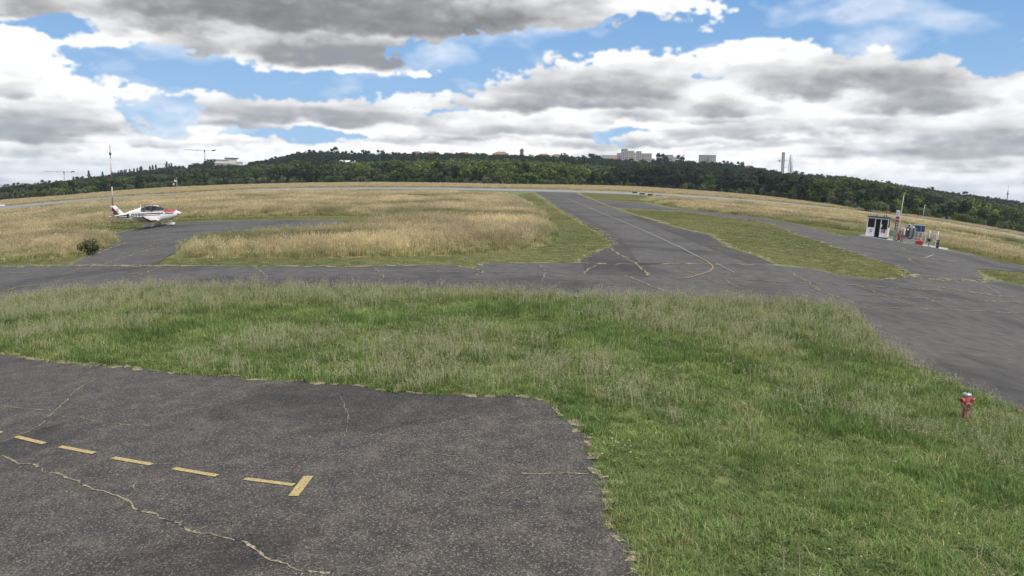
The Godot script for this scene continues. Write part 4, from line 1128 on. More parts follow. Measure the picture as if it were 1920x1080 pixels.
func make_wood() -> void:
	var line: PackedVector2Array = t.treeline
	# the edge of the wood, tree by tree
	var total := 0.0
	for i in line.size() - 1:
		total += line[i].distance_to(line[i + 1])
	var looks := {
		"mid": ["green broadleaf tree", "green broadleaf trees of the wood edge"],
		"dark": ["dark green tree", "dark broadleaf trees of the wood edge"],
		"light": ["yellow-green tree", "bright trees of the wood edge"],
		"dull": ["grey-green tree", "grey-green trees of the wood edge"],
		"pine": ["blackish conifer", "conifers of the wood edge"],
		"poplar": ["slim grey-green tree", "slim trees of the wood edge"],
		"shrub": ["green shrub", "shrubs along the wood"],
		"greyshrub": ["pale grey-green shrub", "pale shrubs along the wood"]}
	for row in 3:
		var step: float = [7.5, 10.0, 12.0][row]
		var s := rng.randf() * step
		while s < total:
			var rest := s
			var i := 0
			while i < line.size() - 2 and rest > line[i].distance_to(line[i + 1]):
				rest -= line[i].distance_to(line[i + 1])
				i += 1
			var p := line[i].lerp(line[i + 1], rest / line[i].distance_to(line[i + 1]))
			var out := p.normalized()
			var near := p.length() / 620.0
			p += out * ([3.0, 13.0, 27.0][row] + rng.randf_range(-2.5, 3.5))
			var bearing := p.x / -p.y
			var q := rng.randf()
			var kind := "mid"
			if bearing < -0.22:
				kind = "dark" if q < 0.40 else "mid" if q < 0.7 else "dull" if q < 0.88 else "pine"
			elif bearing < 0.11:
				kind = "light" if q < 0.34 else "mid" if q < 0.62 else "dull" if q < 0.82 else "dark"
			elif bearing < 0.36:
				kind = "dark" if q < 0.62 else "pine" if q < 0.84 else "mid"
			else:
				kind = "mid" if q < 0.36 else "dark" if q < 0.7 else "dull" if q < 0.88 else "light"
			var height := rng.randf_range(9.0, 17.5) * (0.9 + 0.1 * row)
			if bearing < -0.45:
				height *= 0.62
			elif bearing < -0.3:
				height *= 0.82
			if bearing > 0.11 and bearing < 0.36:
				height *= 1.12
			if bearing > 0.4:
				height *= 0.95
			var spread := rng.randf_range(0.9, 1.4)
			if row == 0:
				if rng.randf() < 0.76:
					kind = "shrub" if rng.randf() < 0.55 else "greyshrub"
					height = rng.randf_range(4.0, 7.5)
					spread = rng.randf_range(0.75, 1.1)
				else:
					height *= rng.randf_range(0.6, 0.95)
					kind = "poplar" if rng.randf() < 0.25 else kind
			height *= lerpf(1.0, near, 0.6)
			if bearing > -0.66 and bearing < 0.66:
				var size := ("tall " if height > 13.5 else "mid-sized " if height > 9.0 else "small ") if not kind.ends_with("shrub") else ("large " if height > 5.8 else "small ")
				var told: String = size + looks[kind][0] + " " + ["fronting", "inside", "deep in"][row] + " the wood " + landmark(bearing)
				tree(kind, Vector3(p.x, ground_y(p.x, p.y) - 0.2, p.y), height, spread, told, "tree" if not kind.ends_with("shrub") else "shrub", looks[kind][1], "broadleaf_tree" if kind in ["mid", "dark", "light", "dull"] else "conifer_tree" if kind == "pine" else "slim_tree" if kind == "poplar" else "shrub")
			s += step * rng.randf_range(0.75, 1.3)
	# the mass behind them
	var root := Node3D.new()
	root.name = "wood"
	add_child(root)
	tag(root, "dense dark green wood covering the hillside", "wood", "", "stuff")
	var bufs := {}
	for k in ["hill", "mid", "light", "dark", "dull"]:
		bufs[k] = [PackedFloat32Array(), PackedFloat32Array()]
	var h: Array = t.hill
	var d := 590.0
	while d < 1190.0:
		var gap := 8.0 if d < 720.0 else 11.0
		var x: float = h[0][0] * d
		while x < h[h.size() - 1][0] * d:
			var px := x + rng.randf_range(-3.5, 3.5)
			var pd := d + rng.randf_range(-5, 5)
			var r := hill_row(px / pd)
			if pd > r[0] + 5.0:
				var b := px / pd
				var n := wide.get_noise_2d(px * 0.35, pd * 0.35)
				var k := "hill"
				if pd < 760.0:
					k = "dark"
					if b > -0.2 and b < 0.13:
						k = "light" if n > 0.08 else "mid" if n > -0.12 else "dull"
					elif b < -0.2 or b > 0.36:
						k = "mid" if n > 0.05 else "dark" if n > -0.2 else "dull"
				elif n > 0.2:
					k = "dark"
				var hh := rng.randf_range(9.0, 14.5) if pd < 760.0 else rng.randf_range(5.5, 12.0)
				if b < -0.4:
					hh *= 0.75
				var pick := rng.randi() % 2
				var tint := rng.randf_range(0.8, 1.2)
				put(bufs[k][pick], Vector3(px, hill_y(px, -pd) - 0.3, -pd), hh * rng.randf_range(0.95, 1.35), hh, Color(tint, tint, tint))
			x += gap
		d += gap * 0.95
	for k in bufs:
		for i in 2:
			if not bufs[k][i].is_empty():
				copies(kinds[k][i][0], M.leaf, bufs[k][i], "canopy", root)
	# single trees on the skyline
	for s in t.skytrees:
		var p := Vector3(s[1], s[2] - 0.3, s[3])
		if s[0] == "cypress":
			tree("cypress", p, s[4] + 0.3, 1.25, "thin dark cypress in the row on the hill crest", "tree", "cypresses on the crest", "cypress_tree")
		else:
			tree("hill", p, s[4] + 0.3, rng.randf_range(0.8, 1.15), "dark round " + ("tall " if float(s[4]) > 16.0 else "low ") + "tree on the hill crest " + landmark(float(s[1]) / -float(s[3])), "tree", "trees on the crest", "crest_tree")
	var f: Array = t.pine_flag
	tree("umbrella", Vector3(f[0], f[1] - 0.3, f[2]), f[3], 0.6, "umbrella pine with bare trunk above the crest", "tree", "", "umbrella_pine")

# ------------------------------------------------------------------ far buildings and masts
func make_far_things() -> void:
	var walls := [M.plaster, M.pale, mat(lin(0.42, 0.40, 0.39), 0.9)]
	var n := 0
	for b in t.far:
		n += 1
		var at := Vector3(b[1], b[2] - 0.5, b[3])
		var turn := -atan2(b[1], -b[3])
		var w: float = b[4]
		var h: float = b[5] + 0.5
		var d: float = b[6]
		match b[0]:
			"block":
				var o := thing("apartment_block", at, ["pale", "grey", "beige"][n % 3] + " flat-roofed apartment block of the cluster on the hill", "building", "apartment blocks on the hill", turn)
				block("wall", walls[(n + 1) % 3], o, Vector3(0, h / 2, 0), Vector3(w, h, d))
				block("roof", M.grey, o, Vector3(0, h + 0.3, 0), Vector3(w + 0.6, 0.6, d + 0.6))
				var y := h - 2.6
				while y > maxf(2.0, h - 24.0):
					var x := -w / 2 + 1.6
					while x < w / 2 - 1.0:
						block("window", M.dark_glass, o, Vector3(x, y, d / 2 + 0.02), Vector3(1.5, 1.5, 0.12))
						x += 3.1
					y -= 3.0
			"house":
				var o := thing("house", at, ["tiled-roof house half hidden by trees on the crest", "low tiled house on the wooded crest"][n % 2], "house", "houses on the crest", turn)
				var hw := h - w * 0.16
				block("wall", M.pale if n % 2 else M.plaster, o, Vector3(0, hw / 2, 0), Vector3(w, hw, d))
				var st := begin(true)
				var e := w / 2 + 0.7
				var f := d / 2 + 0.7
				var c := [Vector3(-e, hw, f), Vector3(e, hw, f), Vector3(e, hw, -f), Vector3(-e, hw, -f), Vector3(-w * 0.2, h, 0), Vector3(w * 0.2, h, 0)]
				quad(st, c[0], c[4], c[5], c[1])
				quad(st, c[2], c[5], c[4], c[3])
				for q in [[c[1], c[5], c[2]], [c[3], c[4], c[0]], [c[0], c[1], c[2]], [c[0], c[2], c[3]]]:
					for p in q:
						st.add_vertex(p)
				var rf := part(st, "roof", M.tile, o)
				block("chimney", M.brick, rf, Vector3(w * 0.22, h - 0.2, 0.5), Vector3(0.9, 1.6, 0.9))
				var x := -w / 2 + 2.0
				while x < w / 2 - 1.2:
					block("window", M.dark_glass, o, Vector3(x, hw - 1.9, d / 2 + 0.02), Vector3(1.3, 1.5, 0.12))
					x += 3.4
			"barn":
				var o := thing("barn", at, "long low shed with a white metal roof in the wood" if n == 2 else "small shed with a white roof below the long shed", "shed", "", turn)
				block("wall", M.pale, o, Vector3(0, (h - 2) / 2, 0), Vector3(w, h - 2, d))
				var st := begin(true)
				quad(st, Vector3(-w / 2 - 0.5, h - 2.2, d / 2 + 0.6), Vector3(-w / 2 - 0.5, h, 0), Vector3(w / 2 + 0.5, h, 0), Vector3(w / 2 + 0.5, h - 2.2, d / 2 + 0.6))
				quad(st, Vector3(w / 2 + 0.5, h - 2.2, -d / 2 - 0.6), Vector3(w / 2 + 0.5, h, 0), Vector3(-w / 2 - 0.5, h, 0), Vector3(-w / 2 - 0.5, h - 2.2, -d / 2 - 0.6))
				part(st, "roof", mat(lin(0.75, 0.75, 0.73), 0.5), o)
			"church":
				var o := thing("bell_tower", at, "narrow dark bell tower with a pointed roof on the crest", "tower", "", turn)
				block("shaft", M.brick, o, Vector3(0, (h - 5) / 2, 0), Vector3(w, h - 5, w))
				var st := begin(true)
				lathe(st, [[w * 0.72, 0.0], [0.1, 5.0]], Vector3(0, h - 5, 0), Vector3.UP, 4)
				part(st, "spire", M.charcoal, o)
				block("belfry_opening", M.black, o, Vector3(0, h - 8, w / 2 + 0.02), Vector3(w * 0.4, 3.0, 0.1))
			"office":
				var o := thing("office_building", at, "long pale office building with stepped flat roofs on the hill", "building", "", turn)
				var body = M.pale
				block("wall", body, o, Vector3(0, h * 0.32, 0), Vector3(w * 0.9, h * 0.64, d))
				block("upper_wall", body, o, Vector3(-w * 0.18, h * 0.64 + h * 0.10, 0), Vector3(w * 0.44, h * 0.20, d * 0.9))
				block("upper_wall", body, o, Vector3(w * 0.12, h * 0.64 + h * 0.16, -1), Vector3(w * 0.34, h * 0.32, d * 0.9))
				block("roof", M.charcoal, o, Vector3(w * 0.14, h * 0.985, -1), Vector3(w * 0.42, h * 0.03, d))
				block("roof", M.grey, o, Vector3(-w * 0.18, h * 0.855, 0), Vector3(w * 0.46, h * 0.03, d * 0.95))
				block("stair_tower", M.grey, o, Vector3(w * 0.36, h * 0.4, 4), Vector3(w * 0.2, h * 0.7, d * 0.6))
				for k in 5:
					block("window_band", M.dark_glass, o, Vector3(-w * 0.1, h * (0.40 + 0.055 * k), d / 2 + 0.03), Vector3(w * 0.55, h * 0.025, 0.15))
				for k in 6:
					block("window", M.dark_glass, o, Vector3(w * (0.29 + 0.028 * k), h * 0.5, d * 0.3 + 4.03), Vector3(w * 0.015, h * 0.3, 0.15))
	# launcher monument
	var r: Array = t.rocket
	var o := thing("rocket_monument", Vector3(r[0], r[1] - 0.5, r[2]), "tall white rocket standing upright beside its launch tower on the hill", "rocket")
	var hh: float = r[3] + 0.5
	var b0 := hh - 54.0
	block("plinth", M.concrete, o, Vector3(0, b0 / 2, 0), Vector3(16, b0, 12))
	var st := begin()
	lathe(st, [[4.0, b0], [4.0, hh - 24], [4.5, hh - 22], [4.5, hh - 15], [3.9, hh - 10], [2.6, hh - 4.5], [1.2, hh - 1.3], [0.1, hh]], Vector3.ZERO, Vector3.UP, 24)
	part(st, "core_stage", M.white, o)
	for sx in [-1.0, 1.0]:
		st = begin()
		lathe(st, [[3.4, b0 + 0.2], [2.2, b0 + 6.0], [1.9, b0 + 24], [1.2, b0 + 27], [0.1, b0 + 30]], Vector3(sx * 4.6, 0, 0.6), Vector3.UP, 16)
		part(st, "booster", M.white, o)
	r = t.launchtower
	o = thing("launch_tower", Vector3(r[0], r[1] - 0.5, r[2]), "tall square launch tower with a side arm next to the white rocket", "tower")
	hh = r[3] + 0.5
	block("shaft", mat(lin(0.34, 0.32, 0.30), 0.8), o, Vector3(0, hh / 2, 0), Vector3(5.6, hh, 5.0))
	for sx in [-1.0, 1.0]:
		block("corner_beam", M.charcoal, o, Vector3(sx * 2.5, hh / 2, 2.6), Vector3(0.9, hh - 0.4, 0.3))
	block("cap", M.charcoal, o, Vector3(0, hh + 0.4, 0), Vector3(6.2, 1.2, 5.6))
	rod("counter_arm", M.charcoal, o, [Vector3(-2, hh - 20, 0), Vector3(-8, hh - 20, 0)], 0.4)
	block("counterweight", M.charcoal, o, Vector3(-9, hh - 20, 0), Vector3(3.2, 3.4, 2.5))
	for y in [19.0, 36.0]:
		rod("swing_arm", M.grey, o, [Vector3(2, hh - y, 0), Vector3(13, hh - y, 0)], 0.35)
	crane(t.crane_a, 1, "tower crane with long pale jib beside the office building")
	crane(t.crane_b, 1, "small tower crane rising above the low wood far from the office")
	# masts
	r = t.mast_r
	o = thing("lattice_mast", Vector3(r[0], r[1] - 0.5, r[2]), "thin dark lattice mast rising above the end of the crest", "mast")
	lattice(o, "shaft", r[3] * 0.75, 1.2, 0.8, 0.14, M.charcoal)
	rod("spike", M.charcoal, o, [Vector3(0, r[3] * 0.74, 0), Vector3(0, r[3] + 0.5, 0)], 0.25, 0.12, 6)
	block("antenna_head", M.charcoal, o, Vector3(0, r[3] * 0.62, 0), Vector3(2.4, 3, 2.4))
	for m in [t.masts_w, t.masts_w2]:
		o = thing("white_mast", Vector3(m[0], m[1] - 0.5, m[2]), "one of two slim white masts side by side on the crest", "mast", "white masts on the crest")
		rod("pole", M.white, o, [Vector3.ZERO, Vector3(0, m[3] + 0.5, 0)], 0.55, 0.3, 8)
		block("foot", M.concrete, o, Vector3(0, 0.5, 0), Vector3(2.2, 1.0, 2.2))

func lattice(o: Node3D, called: String, h: float, w0: float, w1: float, r: float, m: Material) -> void:
	var st := begin()
	var n := maxi(4, int(h / (w0 * 1.6)))
	for i in n:
		var a := float(i) / n
		var b := float(i + 1) / n
		for k in 4:
			var c0 := Vector3(1 if k in [0, 1] else -1, 0, 1 if k in [1, 2] else -1)
			var c1 := Vector3(1 if (k + 1) % 4 in [0, 1] else -1, 0, 1 if (k + 1) % 4 in [1, 2] else -1)
			var wa := lerpf(w0, w1, a) / 2
			var wb := lerpf(w0, w1, b) / 2
			tube(st, [c0 * wa + Vector3.UP * h * a, c0 * wb + Vector3.UP * h * b], r, r, 4)
			tube(st, [c0 * wa + Vector3.UP * h * a, c1 * wb + Vector3.UP * h * b], r * 0.7, r * 0.7, 4)
	part(st, called, m, o)

func crane(r: Array, side: int, label: String) -> void:
	var o := thing("tower_crane", Vector3(r[0], r[1] - 0.5, r[2]), label, "crane", "", -atan2(r[0], -r[2]))
	var h: float = r[3] + 0.5
	var pale := mat(lin(0.42, 0.41, 0.38), 0.6)
	lattice(o, "tower", h - 2.0, 2.0, 2.0, 0.3, pale)
	block("cab", M.charcoal, o, Vector3(0, h - 2.0, 0), Vector3(3.0, 4.0, 2.4))
	var st := begin()
	for i in 14:
		var x0 := -i * 3.2
		var x1 := -(i + 1) * 3.2
		for q in [[x0, 0.0, x1, 0.0], [x0, 0.0, (x0 + x1) / 2, 1.4], [(x0 + x1) / 2, 1.4, x1, 0.0], [x0 + 1.6, 1.4, x1 + 1.6, 1.4]]:
			tube(st, [Vector3(q[0], h - 0.6 + q[1], 0), Vector3(q[2], h - 0.6 + q[3], 0)], 0.2, 0.2, 4)
	part(st, "jib", pale, o)
	rod("counter_jib", M.charcoal, o, [Vector3(0, h - 0.4, 0), Vector3(17, h - 0.2, 0)], 0.35)
	block("counterweight", M.charcoal, o, Vector3(20, h + 0.6, 0), Vector3(8.5, 3.0, 2.2), Basis(Vector3.BACK, 0.2))
	rod("apex", M.charcoal, o, [Vector3(0, h, 0), Vector3(0, h + 3.2, 0)], 0.5, 0.25)
	block("trolley", M.charcoal, o, Vector3(-16, h - 1.0, 0), Vector3(1.6, 1.4, 1.2))

# ------------------------------------------------------------------ aircraft (local axes: x to the nose, y up, z to its right wing)
var stations := [[2.46, 1.00, 1.44, 0.20], [2.40, 0.93, 1.49, 0.29], [2.2, 0.84, 1.54, 0.41], [1.8, 0.70, 1.60, 0.50], [1.3, 0.62, 1.64, 0.55], [0.6, 0.56, 1.63, 0.57], [-0.4, 0.56, 1.63, 0.56], [-0.95, 0.58, 1.83, 0.53], [-1.1, 0.60, 1.98, 0.50], [-2.0, 0.70, 1.78, 0.37], [-3.0, 0.89, 1.50, 0.22], [-3.7, 0.98, 1.38, 0.12], [-4.1, 1.04, 1.30, 0.04]]

func hull(x: float) -> Array:
	for i in stations.size() - 1:
		if x <= stations[i][0] and x >= stations[i + 1][0]:
			var k: float = (x - stations[i][0]) / (stations[i + 1][0] - stations[i][0])
			return [lerpf(stations[i][1], stations[i + 1][1], k), lerpf(stations[i][2], stations[i + 1][2], k), lerpf(stations[i][3], stations[i + 1][3], k)]
	return [1.0, 1.3, 0.03]

func hull_side(x: float, y: float) -> float:
	var h := hull(x)
	var k := clampf((y - (h[0] + h[1]) / 2) / ((h[1] - h[0]) / 2), -1, 1)
	return h[2] * pow(maxf(0.0, 1.0 - pow(absf(k), 2.8)), 1.0 / 2.8)

func hull_ring(x: float, n := 28) -> PackedVector3Array:
	var h := hull(x)
	var a := PackedVector3Array()
	for i in n:
		var w := TAU * i / n
		var cy := cos(w)
		var cz := sin(w)
		a.append(Vector3(x, (h[0] + h[1]) / 2 + signf(cy) * pow(absf(cy), 2.0 / 2.8) * (h[1] - h[0]) / 2, signf(cz) * pow(absf(cz), 2.0 / 2.8) * h[2]))
	return a

func side_stripe(o: Node3D, m: Material, x0: float, x1: float, lo0: float, hi0: float, lo1: float, hi1: float, called := "stripe") -> void:
	for s in [1.0, -1.0]:
		var st := begin()
		var n := maxi(2, int((x1 - x0) / 0.15))
		for i in n:
			var c := []
			for e in [[i, 0], [i, 1], [i + 1, 1], [i + 1, 0]]:
				var k: float = float(e[0]) / n
				var x := lerpf(x0, x1, k)
				var y := lerpf(lo0, lo1, k) if e[1] == 0 else lerpf(hi0, hi1, k)
				c.append(Vector3(x, y, s * (hull_side(x, y) + 0.006)))
			if s > 0:
				quad(st, c[0], c[1], c[2], c[3])
			else:
				quad(st, c[3], c[2], c[1], c[0])
		part(st, called, m, o)

func foil(le: Vector3, chord: float, thick: float, up := Vector3.UP) -> PackedVector3Array:
	var a := PackedVector3Array()
	for p in [[0.0, 0.0], [0.04, 0.45], [0.15, 0.8], [0.35, 1.0], [0.65, 0.6], [1.0, 0.03], [1.0, -0.03], [0.65, -0.25], [0.35, -0.45], [0.12, -0.4], [0.03, -0.25]]:
		a.append(le + Vector3(-chord * p[0], 0, 0) + up * thick * p[1])
	return a

func canopy_ring(x: float, n := 18) -> Array:
	# half ellipse over the sill
	var k := (x + 1.08) / 2.36
	var top := 1.63 + 0.52 * pow(maxf(0.0, sin(PI * pow(clampf(k, 0, 1), 0.62) * 0.98 + 0.02)), 0.55)
	if k < 0.35:
		top = lerpf(1.98, top, k / 0.35)
	var hw: float = hull(x)[2] - 0.01
	var a := []
	for i in n + 1:
		var w := PI * i / n
		a.append(Vector3(x, 1.56 + (top - 1.56) * pow(sin(w), 0.75), hw * cos(w)))
	return a

func make_aircraft() -> void:
	var at: Vector3 = t.plane
	at.y += 0.036
	var o := thing("light_aircraft", at, "white and maroon low-wing light aircraft parked on the cracked stand", "aircraft")
	var up := ground_normal(at.x, at.z)
	var nose := Vector3(cos(deg_to_rad(-3)), 0, sin(deg_to_rad(-3)))
	nose = (nose - up * nose.dot(up)).normalized()
	o.basis = Basis(nose * 1.02, up * 1.08, nose.cross(up) * 1.02)
	var st := begin()
	var rings := []
	for x in [2.46, 2.40, 2.3, 2.2, 2.0, 1.8, 1.55, 1.3, 1.0, 0.6, 0.1, -0.4, -0.7, -0.95, -1.02, -1.1, -1.4, -1.7, -2.0, -2.5, -3.0, -3.4, -3.7, -4.1]:
		rings.append(hull_ring(x))
	loft(st, rings)
	var body := part(st, "fuselage", M.white, o)
	# cabin: glazing, roof and frames
	var xs := []
	for i in 17:
		xs.append(lerpf(1.26, -1.06, i / 16.0))
	st = begin()
	var roof := begin()
	for i in 16:
		var a := canopy_ring(xs[i])
		var b := canopy_ring(xs[i + 1])
		for j in 18:
			if j in [7, 8, 9, 10] and xs[i] < 0.75:
				quad(roof, a[j], b[j], b[j + 1], a[j + 1])
			else:
				quad(st, a[j], b[j], b[j + 1], a[j + 1])
	var glass := part(st, "canopy", M.glass, o)
	part(roof, "cabin_roof", M.white, o)
	for f in [[0.02, 0.10], [-0.72, 0.16], [0.78, 0.05], [-1.02, 0.08]]:
		st = begin()
		var a := canopy_ring(f[0] + f[1] / 2)
		var b := canopy_ring(f[0] - f[1] / 2)
		for j in 18:
			var u := Vector3(0, 0.008, 0)
			quad(st, a[j] * Vector3(1, 1, 1.02) + u, b[j] * Vector3(1, 1, 1.02) + u, b[j + 1] * Vector3(1, 1, 1.02) + u, a[j + 1] * Vector3(1, 1, 1.02) + u)
		part(st, "canopy_frame", M.charcoal, glass)
	for z in [-0.25, 0.25]:
		for x in [0.25, -0.55]:
			st = begin(true)
			box(st, Vector3(x, 1.42, z), Vector3(0.42, 0.14, 0.4))
			box(st, Vector3(x - 0.24, 1.66, z), Vector3(0.12, 0.52, 0.38), Basis(Vector3.BACK, 0.2))
			part(st, "seat", M.charcoal, o)
	# cowling colours and stripes
	st = begin()
	for i in 9:
		var x0 := lerpf(1.22, 2.34, i / 9.0)
		var x1 := lerpf(1.22, 2.34, (i + 1) / 9.0)
		var ra := hull_ring(x0)
		var rb := hull_ring(x1)
		for j in [23, 24, 25, 26, 27, 0, 1, 2, 3, 4]:
			var k: int = (j + 1) % 28
			var e := 1.006
			var c0 := Vector3(x0, 1.2, 0)
			var c1 := Vector3(x1, 1.2, 0)
			quad(st, c0 + (ra[j] - c0) * e * Vector3(0, 1, 1.01) , c1 + (rb[j] - c1) * e * Vector3(0, 1, 1.01), c1 + (rb[k] - c1) * e * Vector3(0, 1, 1.01), c0 + (ra[k] - c0) * e * Vector3(0, 1, 1.01))
	part(st, "cowling_top", M.red, body)
	side_stripe(body, M.maroon, 1.35, 2.2, 1.24, 1.36, 1.22, 1.33)
	side_stripe(body, M.maroon, -0.95, 1.2, 1.28, 1.40, 1.26, 1.38)
	side_stripe(body, M.maroon, -0.95, 0.9, 1.14, 1.20, 1.14, 1.20)
	side_stripe(body, M.maroon, -3.75, -2.35, 1.22, 1.30, 1.24, 1.36)
	side_stripe(body, M.maroon, -3.7, -2.35, 1.06, 1.14, 1.04, 1.15)
	for s in [1.0, -1.0]:
		var yaw := atan2(hull_side(-1.1, 1.2) - hull_side(-2.3, 1.2), 1.2)
		var b := Basis(Vector3.UP, -yaw) if s > 0 else Basis(Vector3.UP, PI + yaw)
		words("F-GYRL", 0.42, M.black, body, Transform3D(b, Vector3(-1.72, 1.22, s * (hull_side(-1.68, 1.2) + 0.015))), "registration")
	# spinner, propeller, exhaust
	st = begin()
	lathe(st, [[0.17, 0.0], [0.16, 0.1], [0.11, 0.25], [0.04, 0.35], [0.005, 0.38]], Vector3(2.46, 1.22, 0), Vector3.RIGHT, 18)
	var spin := part(st, "spinner", M.white, o)
	for s in [1.0, -1.0]:
		st = begin()
		var dirv: Vector3 = Vector3(0, -0.93, 0.36) * float(s)
		var ww := Vector3(0.03, 0.036, 0.093) * 1.0
		rings = []
		for q in [[0.1, 0.5], [0.35, 0.8], [0.65, 0.75], [0.86, 0.3]]:
			var c: Vector3 = Vector3(2.54, 1.22, 0) + dirv * q[0]
			rings.append(PackedVector3Array([c - ww * q[1], c + Vector3(0.018, 0, 0), c + ww * q[1], c - Vector3(0.018, 0, 0)]))
		loft(st, rings)
		part(st, "propeller_blade", M.charcoal, o)
	rod("exhaust", M.charcoal, o, [Vector3(1.95, 0.78, 0.12), Vector3(1.7, 0.62, 0.14)], 0.035)
	block("air_intake", M.black, body, Vector3(2.43, 1.1, 0), Vector3(0.06, 0.12, 0.34))
	# wings
	for s in [1.0, -1.0]:
		st = begin()
		loft(st, [foil(Vector3(0.78, 0.66, s * 0.3), 1.72, 0.15), foil(Vector3(0.78, 0.64, s * 1.4), 1.72, 0.15), foil(Vector3(0.78, 0.64, s * 2.4), 1.70, 0.14), foil(Vector3(0.55, 1.20, s * 4.2), 1.10, 0.07, Vector3(0, 0.97, -0.24 * s)), foil(Vector3(0.38, 1.25, s * 4.36), 0.78, 0.02)])
		var wing := part(st, "wing", M.white, o)
		st = begin()
		rings = []
		for q in [[0.787, 0.638, 1.3, 0.155], [0.787, 0.638, 2.4, 0.145], [0.56, 1.197, 4.2, 0.074]]:
			var le := Vector3(q[0], q[1], s * q[2])
			rings.append(PackedVector3Array([le + Vector3(-0.2, q[3] * 0.9, 0), le + Vector3(-0.06, q[3] * 0.5, 0), le, le + Vector3(-0.05, -q[3] * 0.3, 0), le + Vector3(-0.16, -q[3] * 0.46, 0)]))
		loft(st, rings, false)
		part(st, "leading_edge", M.maroon, wing)
		st = begin(true)
		quad(st, Vector3(-0.50, 0.79, s * 2.7), Vector3(-0.91, 0.75, s * 2.7), Vector3(-0.54, 1.185, s * 4.1), Vector3(-0.26, 1.21, s * 4.1))
		part(st, "aileron", M.white, wing)
		# undercarriage
		rod("gear_leg", M.white, o, [Vector3(-0.08, 0.75, s * 1.28), Vector3(-0.1, 0.3, s * 1.29)], 0.10, 0.09)
		spat(o, Vector3(-0.1, 0.2, s * 1.29))
		st = begin()
		loft(st, [foil(Vector3(-3.45, 1.30, 0), 0.72, 0.05), foil(Vector3(-3.5, 1.30, s * 1.55), 0.66, 0.04), foil(Vector3(-3.58, 1.30, s * 1.62), 0.5, 0.015)])
		var tail := part(st, "tailplane", M.white, o)
		st = begin()
		loft(st, [foil(Vector3(-3.485, 1.301, s * 0.9), 0.70, 0.056), foil(Vector3(-3.495, 1.301, s * 1.57), 0.68, 0.05)])
		part(st, "tailplane_stripe", M.maroon, tail)
	rod("gear_leg", M.white, o, [Vector3(1.62, 0.8, 0), Vector3(1.68, 0.3, 0)], 0.11, 0.09)
	spat(o, Vector3(1.68, 0.2, 0))
	# fin: local outline in x, y
	st = begin()
	rings = []
	for q in [[-2.75, 1.5, 0.7, 0.03], [-3.05, 1.52, 0.95, 0.07], [-3.25, 1.72, 0.93, 0.07], [-3.72, 2.26, 0.58, 0.035], [-3.8, 2.29, 0.46, 0.012]]:
		var ring_ := PackedVector3Array()
		for p in [[0.0, 0.0], [0.06, 0.6], [0.3, 1.0], [1.0, 0.1], [1.0, -0.1], [0.3, -1.0], [0.06, -0.6]]:
			ring_.append(Vector3(q[0] - q[2] * p[0], q[1], q[3] * p[1]))
		rings.append(ring_)
	rings.remove_at(0)
	rings.insert(0, PackedVector3Array())
	for p in [[0.0, 0.0], [0.06, 0.6], [0.3, 1.0], [1.0, 0.1], [1.0, -0.1], [0.3, -1.0], [0.06, -0.6]]:
		rings[0].append(Vector3(-2.9 - 1.25 * p[0], 1.2, 0.09 * p[1]))
	loft(st, rings)
	var fin := part(st, "fin", M.white, o)
	for s in [1.0, -1.0]:
		for q in [[0.02, 0.22, M.maroon], [0.30, 0.42, M.charcoal]]:
			st = begin(true)
			# bands falling forward from the top of the fin
			var a0 := Vector3(-4.18 + q[0], 2.24 - q[0] * 1.1, s * 0.04)
			var a1 := Vector3(-4.18 + q[0] * 0.2 + 0.0, 2.24 - q[1] * 1.9, s * 0.04)
			var b1 := Vector3(-3.62 - q[1] * 0.9 + 0.1, 1.40, s * 0.075)
			var b0 := Vector3(-3.62 - q[0] * 0.9 + 0.2, 1.40, s * 0.075)
			quad(st, a0, a1, b1, b0)
			part(st, "fin_stripe", q[2], fin)
		st = begin()
		var pts := []
		for i in 17:
			var w := TAU * i / 16
			pts.append(Vector3(-3.58 + cos(w) * 0.14, 1.84 + sin(w) * 0.14, s * 0.066))
		tube(st, pts, 0.014, 0.014, 5)
		tube(st, [Vector3(-3.65, 1.84, s * 0.066), Vector3(-3.59, 1.78, s * 0.066), Vector3(-3.5, 1.92, s * 0.066)], 0.014, 0.014, 5)
		part(st, "emblem", M.blue, fin)
	rod("aerial", M.black, o, [Vector3(-1.9, 1.72, 0), Vector3(-2.15, 2.05, 0)], 0.012)
	rod("tie_down_hook", M.steel, o, [Vector3(-3.6, 0.97, 0), Vector3(-3.75, 0.85, 0)], 0.015)

func spat(o: Node3D, c: Vector3) -> void:
	var st := begin()
	var rings := []
	for q in [[0.40, 0.02, 0.01], [0.34, 0.10, 0.07], [0.18, 0.17, 0.11], [-0.05, 0.17, 0.11], [-0.35, 0.10, 0.07], [-0.62, 0.02, 0.01]]:
		var r := PackedVector3Array()
		for i in 12:
			var w := TAU * i / 12
			r.append(c + Vector3(q[0], cos(w) * q[1] + 0.02, sin(w) * q[2]))
		rings.append(r)
	loft(st, rings)
	var s := part(st, "wheel_fairing", M.white, o)
	st = begin()
	lathe(st, [[0.11, -0.055], [0.17, -0.04], [0.175, 0.0], [0.17, 0.04], [0.11, 0.055]], c + Vector3(0.02, -0.025, 0), Vector3.BACK, 20)
	part(st, "tyre", M.black, s)

# ------------------------------------------------------------------ fuel station
var edge_a := Vector3.ZERO
var along := Vector3.RIGHT
var back := Vector3.FORWARD

func on_slab(s: float, d: float) -> Vector3:
	return edge_a + along * s + back * d + Vector3.UP * 0.13

func station_thing(called: String, s: float, d: float, label: String, category: String, group := "") -> Node3D:
	var o := thing(called, on_slab(s, d), label, category, group)
	var flat := Vector3(along.x, along.y * 0.45, along.z).normalized()
	var up := (Vector3.UP - flat * Vector3.UP.dot(flat)).normalized()
	o.basis = Basis(flat, up, flat.cross(up))
	return o

